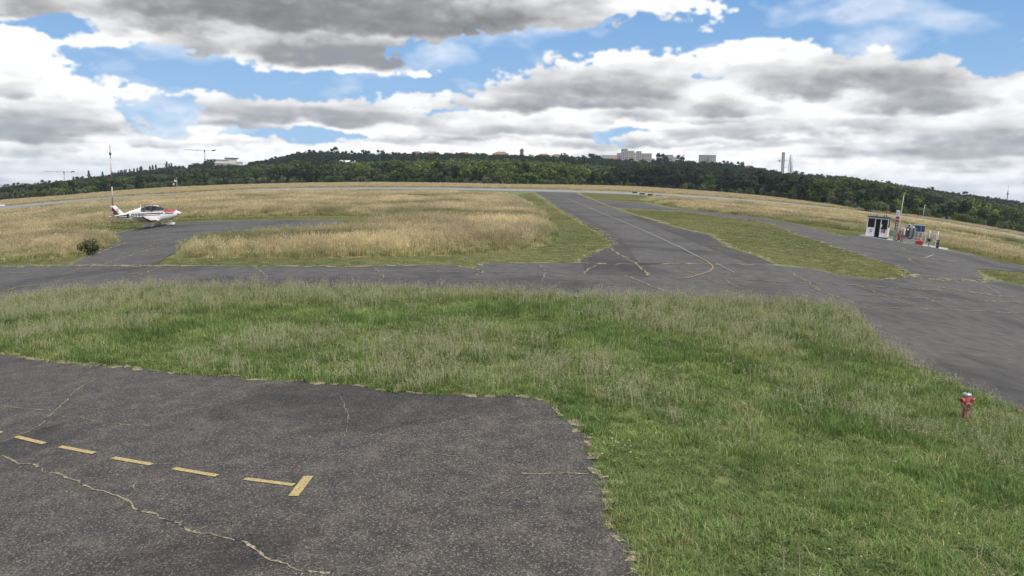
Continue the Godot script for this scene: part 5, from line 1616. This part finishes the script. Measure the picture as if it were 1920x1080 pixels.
func make_station() -> void:
	edge_a = t.slab_l
	var e: Vector3 = t.slab_r
	edge_a.y = ground_y(edge_a.x, edge_a.z) + 0.03
	e.y = ground_y(e.x, e.z) + 0.03
	var run := edge_a.distance_to(e)
	along = (e - edge_a).normalized()
	back = along.cross(Vector3.UP).normalized() * -1.0
	if back.z > 0:
		back = -back
	# slab: follows the ground in short bays, each a kerb stone in front of a concrete bay
	var o := Node3D.new()
	o.name = "station_platform"
	add_child(o)
	tag(o, "raised concrete platform with kerb stones under the fuel station", "platform")
	var n := 13
	for i in n:
		var s0 := run * i / n
		var s1 := run * (i + 1) / n
		var c := edge_a + along * (s0 + s1) / 2
		var b := Basis(along, along.cross(back).normalized() * (1.0 if along.cross(back).y > 0 else -1.0), -back)
		var g := edge_a + along * (s0 + s1) / 2
		block("kerb_stone", M.concrete, o, c + Vector3.UP * 0.04 + back * 0.12, Vector3(run / n - 0.02, 0.22, 0.22), b)
		if i < 10:
			block("slab_bay", M.concrete, o, c + Vector3.UP * 0.03 + back * 2.1, Vector3(run / n - 0.01, 0.2, 3.7), b)
	# kiosk
	var k := station_thing("kiosk", 2.0, 1.9, "white payment kiosk with dark windows and open doorway", "kiosk")
	block("base", M.charcoal, k, Vector3(0, 0.04, 0), Vector3(2.5, 0.14, 1.9))
	for x in [-1.22, -0.3, 0.38, 1.22]:
		block("post", M.white, k, Vector3(x, 1.28, 0.9), Vector3(0.09, 2.36, 0.09))
	for x in [-1.22, 1.22]:
		block("post", M.white, k, Vector3(x, 1.28, -0.9), Vector3(0.09, 2.36, 0.09))
		block("side_panel", M.white, k, Vector3(x, 0.72, 0), Vector3(0.05, 1.2, 1.7))
		block("side_window", M.glass, k, Vector3(x, 1.86, 0), Vector3(0.02, 1.06, 1.7))
	block("back_panel", M.white, k, Vector3(0, 1.28, -0.92), Vector3(2.34, 2.34, 0.05))
	block("lower_panel", M.white, k, Vector3(-0.76, 0.68, 0.9), Vector3(0.83, 1.14, 0.05))
	block("lower_panel", M.white, k, Vector3(0.8, 0.62, 0.9), Vector3(0.75, 1.02, 0.05))
	block("window", M.dark_glass, k, Vector3(-0.76, 1.84, 0.9), Vector3(0.82, 1.12, 0.02))
	block("window", M.dark_glass, k, Vector3(0.8, 1.8, 0.9), Vector3(0.74, 1.2, 0.02))
	block("top_rail", M.white, k, Vector3(0, 2.48, 0.9), Vector3(2.53, 0.10, 0.10))
	var rf := block("roof", M.charcoal, k, Vector3(0, 2.62, 0), Vector3(2.6, 0.16, 2.0))
	for x in [-0.4, 0.5, 0.75]:
		rod("roof_vent", M.black, rf, [Vector3(x, 2.7, -0.4), Vector3(x, 2.98, -0.4)], 0.05)
	var dr := block("door", M.dark_glass, k, Vector3(0.04, 1.26, 0.55), Vector3(0.6, 2.2, 0.04))
	block("handle", M.steel, dr, Vector3(0.25, 1.2, 0.6), Vector3(0.04, 0.2, 0.05))
	block("notice", mat(lin(0.8, 0.8, 0.78)), k, Vector3(0.45, 1.55, 0.955), Vector3(0.2, 0.42, 0.012))
	block("notice", mat(lin(0.45, 0.12, 0.16)), k, Vector3(0.60, 0.90, 0.935), Vector3(0.2, 0.46, 0.012))
	block("notice", mat(lin(0.30, 0.06, 0.10)), k, Vector3(0.88, 0.92, 0.935), Vector3(0.24, 0.5, 0.012))
	emblem(k, Vector3(-0.72, 0.86, 0.932), 0.17)
	for x in [-0.86, -0.78, -0.70, -0.62]:
		block("print_line", M.grey, k, Vector3(x, 0.5, 0.93), Vector3(0.05, 0.06, 0.008))
	# totem with panels
	var tt := station_thing("price_totem", 4.25, 0.7, "narrow white totem sign with stacked red and white panels", "sign")
	block("foot", M.grey, tt, Vector3(0, 0.06, 0), Vector3(0.5, 0.12, 0.3))
	block("column", M.grey, tt, Vector3(0, 1.9, -0.04), Vector3(0.34, 3.7, 0.1))
	block("panel", M.white, tt, Vector3(0, 3.5, 0.03), Vector3(0.42, 0.78, 0.06))
	emblem(tt, Vector3(-0.02, 3.58, 0.068), 0.11)
	block("print_line", M.blue, tt, Vector3(0, 3.3, 0.064), Vector3(0.28, 0.05, 0.008))
	for q in [[2.78, 0.55, M.red], [2.2, 0.5, M.maroon], [1.72, 0.4, M.charcoal], [1.1, 0.75, M.grey]]:
		block("panel", q[2], tt, Vector3(0, q[0], 0.03), Vector3(0.36, q[1], 0.05))
	words("100LL", 0.12, M.white, tt, Transform3D(Basis.IDENTITY, Vector3(0, 2.74, 0.06)))
	for y in [2.3, 2.1, 1.85, 1.65]:
		block("print_line", M.white, tt, Vector3(0.03, y, 0.06), Vector3(0.2, 0.09, 0.01))
	# lamp posts
	var la := station_thing("flood_lamp_post", 4.5, 1.6, "tall slim white pole rising behind the totem sign", "pole")
	rod("pole", M.white, la, [Vector3.ZERO, Vector3(0, 5.9, 0)], 0.04, 0.025)
	block("lamp_head", M.grey, la, Vector3(0, 5.95, 0.06), Vector3(0.16, 0.1, 0.3))
	block("foot", M.grey, la, Vector3(0, 0.03, 0), Vector3(0.25, 0.06, 0.25))
	var lb := station_thing("lamp_post", 7.05, 1.5, "slim grey pole with small bent lamp head behind the red box", "pole")
	rod("pole", M.steel, lb, [Vector3.ZERO, Vector3(0, 4.9, 0)], 0.035, 0.022)
	rod("lamp_arm", M.steel, lb, [Vector3(0, 4.88, 0), Vector3(0.05, 5.0, 0.1), Vector3(0.1, 5.0, 0.3)], 0.03)
	block("lamp_head", M.white, lb, Vector3(0.1, 4.97, 0.4), Vector3(0.14, 0.07, 0.3))
	block("foot", M.grey, lb, Vector3(0, 0.03, 0), Vector3(0.22, 0.06, 0.22))
	# wheeled extinguisher
	var ex := station_thing("wheeled_extinguisher", 4.75, 0.55, "red wheeled fire extinguisher with black hose by the totem", "extinguisher")
	var st := begin()
	lathe(st, [[0.05, 0.12], [0.16, 0.2], [0.17, 0.4], [0.17, 1.0], [0.13, 1.14], [0.05, 1.2], [0.045, 1.3]])
	part(st, "cylinder", M.red, ex)
	for sx in [-1.0, 1.0]:
		st = begin()
		lathe(st, [[0.1, -0.03], [0.15, -0.02], [0.15, 0.02], [0.1, 0.03]], Vector3(sx * 0.22, 0.15, -0.12), Vector3.RIGHT)
		part(st, "wheel", M.black, ex)
	rod("hose", M.black, ex, [Vector3(0.02, 1.28, 0.05), Vector3(0.24, 1.3, 0.1), Vector3(0.32, 0.95, 0.14), Vector3(0.24, 0.55, 0.16), Vector3(0.34, 0.9, 0.18), Vector3(0.36, 1.15, 0.14)], 0.045)
	rod("handle", M.black, ex, [Vector3(-0.12, 1.0, -0.15), Vector3(-0.12, 1.45, -0.22), Vector3(0.12, 1.45, -0.22), Vector3(0.12, 1.0, -0.15)], 0.02)
	# open white rack
	var fr := station_thing("pipe_rack", 5.15, 1.5, "open white rectangular pipe frame between extinguisher and fuel pump", "frame")
	for sx in [-0.32, 0.32]:
		block("upright", M.white, fr, Vector3(sx, 0.95, 0), Vector3(0.07, 1.9, 0.07))
	for y in [0.95, 1.87]:
		block("crossbar", M.white, fr, Vector3(0, y, 0), Vector3(0.57, 0.06, 0.06))
	block("mesh_panel", M.grey, fr, Vector3(0, 0.46, 0), Vector3(0.57, 0.86, 0.02))
	# pump on its plinth
	var pl := station_thing("pump_plinth", 5.95, 0.95, "grey concrete block carrying the fuel pump", "plinth")
	block("block", M.concrete, pl, Vector3(0, 0.26, 0), Vector3(1.5, 0.52, 0.8))
	block("meter_box", M.grey, pl, Vector3(-0.86, 0.24, 0.1), Vector3(0.2, 0.48, 0.4))
	var pu := station_thing("fuel_pump", 6.0, 0.95, "grey fuel pump with looped black hose on a concrete block", "fuel pump")
	pu.position += pu.basis.y * 0.52
	block("cabinet", M.steel, pu, Vector3(0.22, 0.72, 0), Vector3(0.62, 1.44, 0.5))
	block("cabinet_front", M.grey, pu, Vector3(0.2, 0.72, 0.26), Vector3(0.46, 1.3, 0.03))
	block("reel_housing", M.charcoal, pu, Vector3(-0.35, 0.9, 0.04), Vector3(0.46, 1.2, 0.45))
	block("display", M.white, pu, Vector3(-0.36, 1.22, 0.275), Vector3(0.2, 0.26, 0.02))
	block("reader_post", M.white, pu, Vector3(-0.28, 1.68, 0), Vector3(0.32, 0.4, 0.3))
	block("reader_screen", M.black, pu, Vector3(-0.28, 1.68, 0.16), Vector3(0.2, 0.24, 0.02))
	var hs := []
	for i in 13:
		var w := PI * i / 12
		hs.append(Vector3(-0.08 - cos(w) * 0.40, 0.62 - sin(w) * 0.52, 0.36))
	hs.append(Vector3(0.3, 1.2, 0.34))
	rod("hose", M.black, pu, hs, 0.055)
	rod("nozzle", M.black, pu, [Vector3(0.3, 1.1, 0.34), Vector3(0.3, 1.35, 0.34), Vector3(0.2, 1.42, 0.36)], 0.04)
	block("lamp_globe", M.white, pu, Vector3(0.25, 1.58, 0), Vector3(0.16, 0.28, 0.16))
	# blue board
	var bb := station_thing("notice_board", 6.75, 1.9, "dark blue notice board on two white legs behind the fuel pump", "board")
	for sx in [-0.5, 0.5]:
		block("leg", M.white, bb, Vector3(sx, 1.1, 0), Vector3(0.07, 2.2, 0.07))
	block("board", M.blue, bb, Vector3(0, 1.98, 0.06), Vector3(1.35, 0.78, 0.05))
	block("top_rail", M.white, bb, Vector3(0, 2.4, 0.06), Vector3(1.38, 0.05, 0.07))
	for sx in [-0.2, 0.3]:
		block("notice", mat(lin(0.2, 0.24, 0.32)), bb, Vector3(sx, 1.2, 0.05), Vector3(0.26, 0.6, 0.03))
	block("crossbar", M.white, bb, Vector3(0, 0.86, 0), Vector3(0.93, 0.05, 0.05))
	# red box
	var rb := station_thing("sand_box", 6.95, 0.9, "red sand box with sloping lid at the platform edge", "box")
	st = begin(true)
	box(st, Vector3(0, 0.22, 0), Vector3(1.15, 0.44, 0.5))
	part(st, "box", M.red, rb)
	st = begin(true)
	box(st, Vector3(0, 0.5, 0), Vector3(1.2, 0.05, 0.58), Basis(Vector3.RIGHT, 0.22))
	part(st, "lid", M.red, rb)
	block("bucket", M.red, rb, Vector3(-0.42, 0.68, 0), Vector3(0.3, 0.3, 0.3))
	# fence panel
	var fp := station_thing("fence_panel", 8.3, 1.2, "wire mesh fence panel between two white posts", "fence")
	for sx in [-0.6, 0.62]:
		block("post", M.white, fp, Vector3(sx, 0.85, 0), Vector3(0.07, 1.7, 0.07))
	for i in 9:
		block("wire", M.steel, fp, Vector3(-0.5 + i * 0.125, 0.9, 0), Vector3(0.012, 1.4, 0.012))
	for y in [0.3, 0.9, 1.58]:
		block("rail", M.steel, fp, Vector3(0.01, y, 0.02), Vector3(1.15, 0.025, 0.02))
	var mf := station_thing("mesh_fence", 6.0, 3.2, "long wire mesh fence along the back of the fuel station", "fence")
	for i in 7:
		rod("post", M.white, mf, [Vector3(-2.9 + i * 0.97, -0.3 - 0.03 * i, 0), Vector3(-2.9 + i * 0.97, 1.75, 0)], 0.035)
	for i in 6:
		var st3 := begin()
		for wire in 12:
			var x := -2.85 + i * 0.97 + wire * 0.08
			tube(st3, [Vector3(x, 0.0, 0), Vector3(x, 1.7, 0)], 0.007, 0.007, 4)
		for wire in 6:
			tube(st3, [Vector3(-2.9 + i * 0.97, 0.1 + wire * 0.31, 0.012), Vector3(-1.93 + i * 0.97, 0.1 + wire * 0.31, 0.012)], 0.007, 0.007, 4)
		part(st3, "wire_panel", M.steel, mf)
	var rl := station_thing("earthing_reel", 8.2, 0.7, "dark cable reel on a short stand before the fence panel", "reel")
	rod("stand", M.charcoal, rl, [Vector3.ZERO, Vector3(0, 0.8, 0)], 0.04)
	st = begin()
	lathe(st, [[0.24, -0.12], [0.24, -0.09], [0.12, -0.08], [0.12, 0.08], [0.24, 0.09], [0.24, 0.12]], Vector3(0, 0.85, 0), Vector3.BACK)
	part(st, "drum", M.charcoal, rl)
	block("foot", M.grey, rl, Vector3(0, 0.03, 0), Vector3(0.5, 0.06, 0.4))
	var bo := station_thing("bollard", 9.2, 0.7, "black rectangular bollard standing at the end of the platform", "bollard")
	block("body", M.black, bo, Vector3(0, 0.5, 0), Vector3(0.3, 1.0, 0.3))
	block("band", M.grey, bo, Vector3(0, 0.8, 0.155), Vector3(0.2, 0.14, 0.01))
	block("band", M.grey, bo, Vector3(0, 0.4, 0.155), Vector3(0.2, 0.06, 0.01))

func emblem(o: Node3D, c: Vector3, r: float) -> void:
	# a swirl of three short bands
	for q in [[0.0, M.red], [2.1, M.blue], [4.2, M.maroon]]:
		var st := begin()
		var pts := []
		for i in 6:
			var w: float = q[0] + i * 0.32
			pts.append(c + Vector3(cos(w) * r, sin(w) * r * 0.75, 0))
		tube(st, pts, r * 0.28, r * 0.14, 6)
		part(st, "emblem", q[1], o)

# ------------------------------------------------------------------ things on the field
func make_field_things() -> void:
	var p: Vector3 = t.mast
	var o := thing("radio_mast", p, "tall slim red and white mast with a lamp standing behind the aircraft tail", "mast")
	var h := 11.2
	for i in 5:
		rod("mast_section", M.maroon if i % 2 == 0 else mat(lin(0.55, 0.5, 0.48)), o, [Vector3(0, h * i / 5.0, 0), Vector3(0, h * (i + 1) / 5.0, 0)], 0.11 - 0.014 * i, 0.096 - 0.014 * i)
	block("foot", M.concrete, o, Vector3(0, 0.05, 0), Vector3(0.6, 0.2, 0.6))
	var st := begin()
	lathe(st, [[0.05, 9.5], [0.16, 9.55], [0.16, 9.95], [0.05, 10.0]])
	part(st, "beacon", M.charcoal, o)
	o.rotation.z = deg_to_rad(0.6)
	p = t.windsock
	o = thing("windsock", p, "red and white windsock hanging from a pole before the wood", "windsock")
	rod("pole", M.white, o, [Vector3.ZERO, Vector3(0, 7.5, 0)], 0.16, 0.1)
	for i in 4:
		st = begin()
		tube(st, [Vector3(-0.3 - i * 0.6, 7.2 - i * 1.25, 0), Vector3(-0.3 - (i + 1) * 0.6, 7.2 - (i + 1) * 1.25, 0)], 0.85 - i * 0.1, 0.75 - i * 0.1, 10)
		part(st, "sock_band", M.maroon if i % 2 == 0 else M.white, o)
	block("foot", M.concrete, o, Vector3(0, 0.1, 0), Vector3(1, 0.4, 1))
	p = t.postw
	o = thing("marker_post", p, "short white marker post in dry grass behind the aircraft", "post")
	rod("post", M.white, o, [Vector3.ZERO, Vector3(0, 1.35, 0)], 0.025)
	block("plate", M.white, o, Vector3(0, 1.5, 0), Vector3(0.12, 0.42, 0.05))
	p = t.bush
	o = thing("bush", p, "dark green bush at the corner of the parking stand path", "bush")
	var tones := [Color(0.062, 0.078, 0.034), Color(0.048, 0.062, 0.028), Color(0.10, 0.11, 0.06), Color(0.25, 0.22, 0.14)]
	var c := MeshInstance3D.new()
	c.mesh = crown_mesh(77, lobes_for(78, "bush"), 1500, 0.05, tones)
	c.material_override = M.leaf
	c.name = "foliage"
	o.add_child(c)
	c.scale = Vector3(1.15, 1.25, 1.0)
	for i in 7:
		var a := i * 0.9
		rod("stem", M.bark, o, [Vector3(cos(a) * 0.12, -0.1, sin(a) * 0.12), Vector3(cos(a) * 0.35, 0.8, sin(a) * 0.3)], 0.025, 0.012, 6)
	for i in 4:
		p = [t.papi0, t.papi1, t.papi2, t.papi3][i]
		o = thing("approach_light_unit", p, "low dark runway light box in a row of four on mown grass", "runway light", "runway light boxes", -0.25)
		block("housing", M.charcoal, o, Vector3(0, 0.62, 0), Vector3(1.6, 0.42, 1.1))
		block("lid", M.black, o, Vector3(0, 0.86, 0), Vector3(1.75, 0.06, 1.2))
		for sx in [-0.6, 0.6]:
			block("leg", M.grey, o, Vector3(sx, 0.2, 0.3), Vector3(0.08, 0.44, 0.08))
			block("leg", M.grey, o, Vector3(sx, 0.2, -0.3), Vector3(0.08, 0.44, 0.08))
	p = t.marker
	o = thing("marker_board", p, "low white marker board beside the runway", "board")
	block("board", M.white, o, Vector3(0, 0.7, 0), Vector3(2.6, 0.6, 0.1))
	for sx in [-1.0, 1.0]:
		block("leg", M.grey, o, Vector3(sx, 0.2, -0.06), Vector3(0.08, 0.5, 0.08))
	# hydrant
	p = t.hydrant
	o = thing("fire_hydrant", Vector3(p.x, ground_y(p.x, p.z), p.z), "faded red fire hydrant with silver cap standing in the grass", "hydrant", "", -0.5)
	o.scale = Vector3.ONE * 0.74
	o.rotation.z = deg_to_rad(-1.5)
	st = begin()
	lathe(st, [[0.14, -0.02], [0.14, 0.05], [0.10, 0.06], [0.085, 0.12], [0.085, 0.30], [0.10, 0.36], [0.125, 0.42], [0.125, 0.74], [0.115, 0.77]], Vector3.ZERO, Vector3.UP, 24)
	part(st, "barrel", M.hydrant_red, o)
	for i in 6:
		var w := TAU * i / 6
		rod("flange_bolt", M.steel, o, [Vector3(cos(w) * 0.12, 0.05, sin(w) * 0.12), Vector3(cos(w) * 0.12, 0.085, sin(w) * 0.12)], 0.012)
	st = begin()
	lathe(st, [[0.128, 0.765], [0.13, 0.80], [0.118, 0.835], [0.08, 0.855], [0.035, 0.86]], Vector3.ZERO, Vector3.UP, 24)
	var cap := part(st, "cap", M.steel, o)
	block("operating_nut", M.charcoal, cap, Vector3(0, 0.885, 0), Vector3(0.04, 0.05, 0.04))
	for q in [[Vector3(-0.62, -0.12, 0.78), 0.66, 0.062], [Vector3(0.88, -0.05, 0.25), 0.68, 0.062], [Vector3(0.32, -0.18, 0.92), 0.53, 0.085]]:
		var ax: Vector3 = (q[0] as Vector3).normalized()
		st = begin()
		lathe(st, [[q[2] * 0.8, 0.06], [q[2] * 0.85, 0.15], [q[2] * 1.12, 0.155], [q[2] * 1.15, 0.225], [q[2] * 0.95, 0.235], [q[2] * 0.9, 0.215], [0.02, 0.213]], Vector3(0, q[1], 0), ax, 20)
		var outlet := part(st, "outlet", M.hydrant_red, o)
		st = begin()
		lathe(st, [[0.022, 0.21], [0.022, 0.25], [0.004, 0.252]], Vector3(0, q[1], 0), ax, 6)
		part(st, "outlet_nut", M.maroon, outlet)

# ------------------------------------------------------------------ grass
func make_grass() -> void:
	var g1 := Color(0.182, 0.258, 0.082)
	var g2 := Color(0.145, 0.220, 0.068)
	var g3 := Color(0.250, 0.312, 0.122)
	var s1 := Color(0.42, 0.37, 0.22)
	var green := []
	for i in 5:
		green.append(tuft(100 + i, 26, 0.13, 0.17, 0.0085, [0.9, 0.5, 1.4, 0.8, 1.1][i], [g1, g1, g2, g2, g3, s1 if i == 0 else g3]))
	scatter("grass", [t.green], green, M.leaf,
		func(x, z, d): return clampf(95.0 * pow(11.0 / d, 1.1), 16.0, 110.0),
		func(x, z, d):
			var a := wide.get_noise_2d(x * 2.0, z * 2.0)
			var b := patchy.get_noise_2d(x, z)
			var far_ := clampf((d - 13.0) / 18.0, 0, 1)
			var hgt := (0.75 + 0.75 * far_ + 0.55 * b + 0.4 * a) * rng.randf_range(0.7, 1.25)
			var dry := clampf(a * 1.1 + b * 0.5 - 0.05, 0, 0.6)
			var col := Color(1.0 + 0.75 * dry, 1.0 + 0.28 * dry, 1.0 + 0.75 * dry) * (1.0 + 0.40 * b)
			var lush := smoothstep(0.12, 0.3, wide.get_noise_2d(x * 5.0 + 60.0, z * 5.0))
			col = col * Color(1.0 - 0.20 * lush, 1.0 - 0.10 * lush, 1.0 - 0.16 * lush) * rng.randf_range(0.68, 1.32)
			hgt *= 1.0 + 0.5 * lush
			return [rng.randf_range(0.85, 1.3) * (1.0 + 0.35 * far_), maxf(0.35, hgt), col],
		"green grass of uneven height around the coarse asphalt apron", "grass")
	var seeds := [Color(0.55, 0.51, 0.38), Color(0.46, 0.43, 0.30), Color(0.61, 0.57, 0.45)]
	var stalk := [Color(0.40, 0.39, 0.25), Color(0.30, 0.31, 0.17)]
	var heads := []
	for i in 4:
		heads.append(panicles(200 + i, 7, 0.18, 0.52, 0.020, stalk, seeds))
	scatter("seeding_grass", [t.green], heads, M.leaf,
		func(x, z, d): return clampf(20.0 * pow(14.0 / d, 0.3), 7.0, 22.0),
		func(x, z, d):
			var a := wide.get_noise_2d(x * 1.7 + 40.0, z * 1.7)
			var b := patchy.get_noise_2d(x * 0.8, z * 0.8 + 20.0)
			var far_ := clampf((d - 12.0) / 20.0, 0, 1)
			var e := clampf(0.02 + 0.18 * far_ + 1.7 * a + 1.2 * b + 0.02 * x, 0.01, 1.0)
			# along the far kerb it stands thick
			if z < -29.5 + absf(x) * 0.1:
				e = maxf(e, 0.8 + 0.6 * b)
			if rng.randf() > e:
				return []
			var c := rng.randf_range(0.8, 1.15)
			return [rng.randf_range(0.8, 1.3), rng.randf_range(0.6, 1.15) * (0.75 + 0.35 * far_), Color(c, c, c)],
		"tall pale seed heads standing above the green grass", "grass")
	# broad-leaved weeds and matted dead grass
	var weeds := []
	for i in 3:
		weeds.append(tuft(250 + i, 12, 0.025, 0.075, 0.024, 1.6, [Color(0.11, 0.17, 0.055), Color(0.16, 0.21, 0.08), Color(0.09, 0.15, 0.06)]))
	weeds.append(tuft(260, 34, 0.16, 0.05, 0.007, 2.6, [Color(0.46, 0.39, 0.25), Color(0.38, 0.33, 0.21), Color(0.52, 0.45, 0.31)]))
	scatter("broad_leaved_weeds", [t.green], weeds, M.leaf,
		func(x, z, d): return clampf(26.0 * pow(11.0 / d, 0.8), 5.0, 30.0),
		func(x, z, d):
			var a := wide.get_noise_2d(x * 3.0 + 15.0, z * 3.0 - 70.0)
			var b := patchy.get_noise_2d(x * 1.2 - 9.0, z * 1.2)
			var c := rng.randf_range(0.8, 1.2)
			if b > 0.22 and rng.randf() < 0.8:
				return [rng.randf_range(0.8, 1.6), rng.randf_range(1.2, 2.4), Color(c, c, c), 3]
			if a + b * 0.5 > 0.10 or rng.randf() < 0.06:
				return [rng.randf_range(0.8, 1.9), rng.randf_range(0.8, 1.8), Color(c, c, c), rng.randi() % 3]
			return [],
		"broad leaved weeds and matted dead stalks between the green grass", "weeds")
	# dry meadows
	var d1 := Color(0.54, 0.43, 0.285)
	var d2 := Color(0.42, 0.32, 0.205)
	var d3 := Color(0.62, 0.53, 0.38)
	var d4 := Color(0.26, 0.28, 0.13)
	var dry := []
	for i in 4:
		dry.append(tuft(300 + i, 40, 0.45, 0.58, 0.018, [0.35, 0.6, 0.8, 0.5][i], [d1, d1, d2, d3, d2, d4]))
	for i in 4:
		dry.append(panicles(320 + i, 26, 0.55, 0.72, 0.055, [d2, d4], [d1, d3]))
	scatter("meadow_grass", [t.meadow_a, t.meadow_b, t.meadow_d, t.meadow_e], dry, M.leaf,
		func(x, z, d): return clampf(10.0 * pow(60.0 / d, 1.25), 0.5, 11.0),
		func(x, z, d):
			var a := wide.get_noise_2d(x * 0.6, z * 0.6)
			var b := patchy.get_noise_2d(x * 0.25, z * 0.25)
			var w := clampf(d / 75.0, 0.8, 3.2)
			var rim := 99.0
			for q in [t.meadow_a, t.meadow_b, t.meadow_d, t.meadow_e]:
				rim = minf(rim, rim_distance(q, Vector2(x, z)))
			var inner := smoothstep(0.0, 2.0, rim + 0.9 * b + rng.randf_range(-0.8, 0.8))
			if rng.randf() > 0.8 + 0.2 * inner:
				return []
			var gr := 0.55 * (1.0 - inner) + clampf(-a * 1.8 - b * 0.6 - 0.26, 0, 0.6)
			var v := (1.0 + 0.5 * b + 0.4 * a) * rng.randf_range(0.82, 1.18)
			return [w * rng.randf_range(0.8, 1.25), rng.randf_range(0.9, 1.7) * (1.0 + 0.3 * a) * (0.40 + 0.60 * inner), Color(v * (1.0 - 0.45 * gr), v * (1.0 - 0.20 * gr), v * (1.0 - 0.45 * gr))],
		"tall dry straw coloured grass of the meadows between taxiways", "grass")
	scatter("far_meadow_grass", [t.meadow_c], dry, M.leaf,
		func(x, z, d): return 0.16,
		func(x, z, d):
			var v := rng.randf_range(0.85, 1.15)
			return [rng.randf_range(3.0, 4.5), rng.randf_range(1.1, 1.7), Color(v, v, v)],
		"dry straw coloured grass strip between runway and wood", "grass")
	# mown verges
	var mown := []
	for i in 3:
		mown.append(tuft(400 + i, 70, 0.50, 0.05, 0.02, 0.8, [g1, g3, g2, g3, Color(0.34, 0.32, 0.17), Color(0.27, 0.28, 0.12)]))
	scatter("mown_grass", [t.verge_a, t.verge_b, t.verge_c, t.verge_d, t.verge_e, t.verge_f, t.verge_g, t.verge_h], mown, M.leaf,
		func(x, z, d): return clampf(13.0 * pow(50.0 / d, 1.3), 0.8, 14.0),
		func(x, z, d):
			var a := wide.get_noise_2d(x * 0.9, z * 0.9)
			var b := patchy.get_noise_2d(x * 0.5, z * 0.5)
			var straw := clampf(0.35 + a * 1.2 + b * 0.4, 0, 1)
			return [clampf(d / 60.0, 0.8, 2.0) * rng.randf_range(0.8, 1.2), rng.randf_range(0.6, 1.3), Color(0.74 + 0.45 * straw, 0.64 + 0.25 * straw, 0.74 + 0.40 * straw)],
		"short mown olive green grass along the taxiways", "grass")
	# weeds in the cracks
	var root := Node3D.new()
	root.name = "crack_weeds"
	add_child(root)
	tag(root, "small dry weeds growing in the asphalt cracks and edges", "weeds", "", "stuff")
	var wd := tuft(500, 22, 0.07, 0.07, 0.008, 1.2, [Color(0.58, 0.50, 0.35), Color(0.50, 0.44, 0.29), Color(0.34, 0.35, 0.17)])
	var buf := PackedFloat32Array()
	for c in t.cracks:
		var line: PackedVector2Array = c[2]
		for i in line.size() - 1:
			var n := int(line[i].distance_to(line[i + 1]) * (5.0 if c[0] == "apron" else 3.0))
			for k in n:
				if patchy.get_noise_2d(line[i].x + k, line[i].y * 3.0) < -0.05:
					continue
				var q: Vector2 = line[i].lerp(line[i + 1], rng.randf()) + Vector2(rng.randfn(), rng.randfn()) * float(c[1]) * 0.5
				var s: float = clampf(q.length() / 25.0, 0.5, 3.0) * rng.randf_range(0.3, 0.8) * (0.5 + c[1] * 3.0)
				put(buf, Vector3(q.x, ground_y(q.x, q.y) + 0.035, q.y), s, minf(s, 1.6) * rng.randf_range(0.6, 1.2), Color.WHITE)
	# ragged straw along the edges of the pavements
	for e in [[t.apron, 1, 20, 14.0], [t.taxi, 0, 18, 5.0], [t.branch, 0, 18, 3.0], [t.fuelway, 18, 30, 3.0]]:
		var line: PackedVector2Array = e[0]
		for i in range(e[1], mini(e[2], line.size() - 1)):
			for k in int(line[i].distance_to(line[i + 1]) * float(e[3])):
				var q := line[i].lerp(line[i + 1], rng.randf()) + Vector2(rng.randfn(), rng.randfn()) * clampf(line[i].length() * 0.004, 0.05, 0.3)
				var s := clampf(q.length() / 22.0, 0.6, 3.0) * rng.randf_range(0.5, 1.3)
				put(buf, Vector3(q.x, ground_y(q.x, q.y) + 0.02, q.y), s * 1.3, minf(s, 1.8), Color.WHITE)
	copies(wd, M.leaf, buf, "tuft", root)
	# daisies and yellow flowers beside the apron
	root = Node3D.new()
	root.name = "wildflowers"
	add_child(root)
	tag(root, "tiny white and yellow wildflowers dotted in the grass", "flowers", "", "stuff")
	for f in [[Color(0.8, 0.8, 0.76), 46, 9], [Color(0.75, 0.55, 0.05), 16, 10]]:
		var v := PackedVector3Array()
		var nn := PackedVector3Array()
		var cc := PackedColorArray()
		for i in 7:
			var a := TAU * i / 7
			var b := TAU * (i + 0.8) / 7
			for q in [Vector3(0, 0.135, 0), Vector3(cos(a) * 0.015, 0.14, sin(a) * 0.015), Vector3(cos(b) * 0.015, 0.14, sin(b) * 0.015)]:
				v.append(q)
				nn.append(Vector3.UP)
				cc.append(f[0])
		var fb := PackedFloat32Array()
		for i in f[1]:
			var z := -rng.randf_range(9.0, 24.0)
			var x := rng.randf_range(-0.5, 0.6) * -z
			if i < int(f[1]) / 3:
				x = 1.9 + rng.randfn() * 0.4
				z = -13.3 + rng.randfn() * 0.4
			if Geometry2D.is_point_in_polygon(Vector2(x, z), t.green):
				put(fb, Vector3(x, ground_y(x, z) + rng.randf_range(0.0, 0.06), z), rng.randf_range(0.8, 1.4), 1.0, Color.WHITE)
		copies(raw_mesh(v, nn, cc), M.leaf, fb, "flower", root)
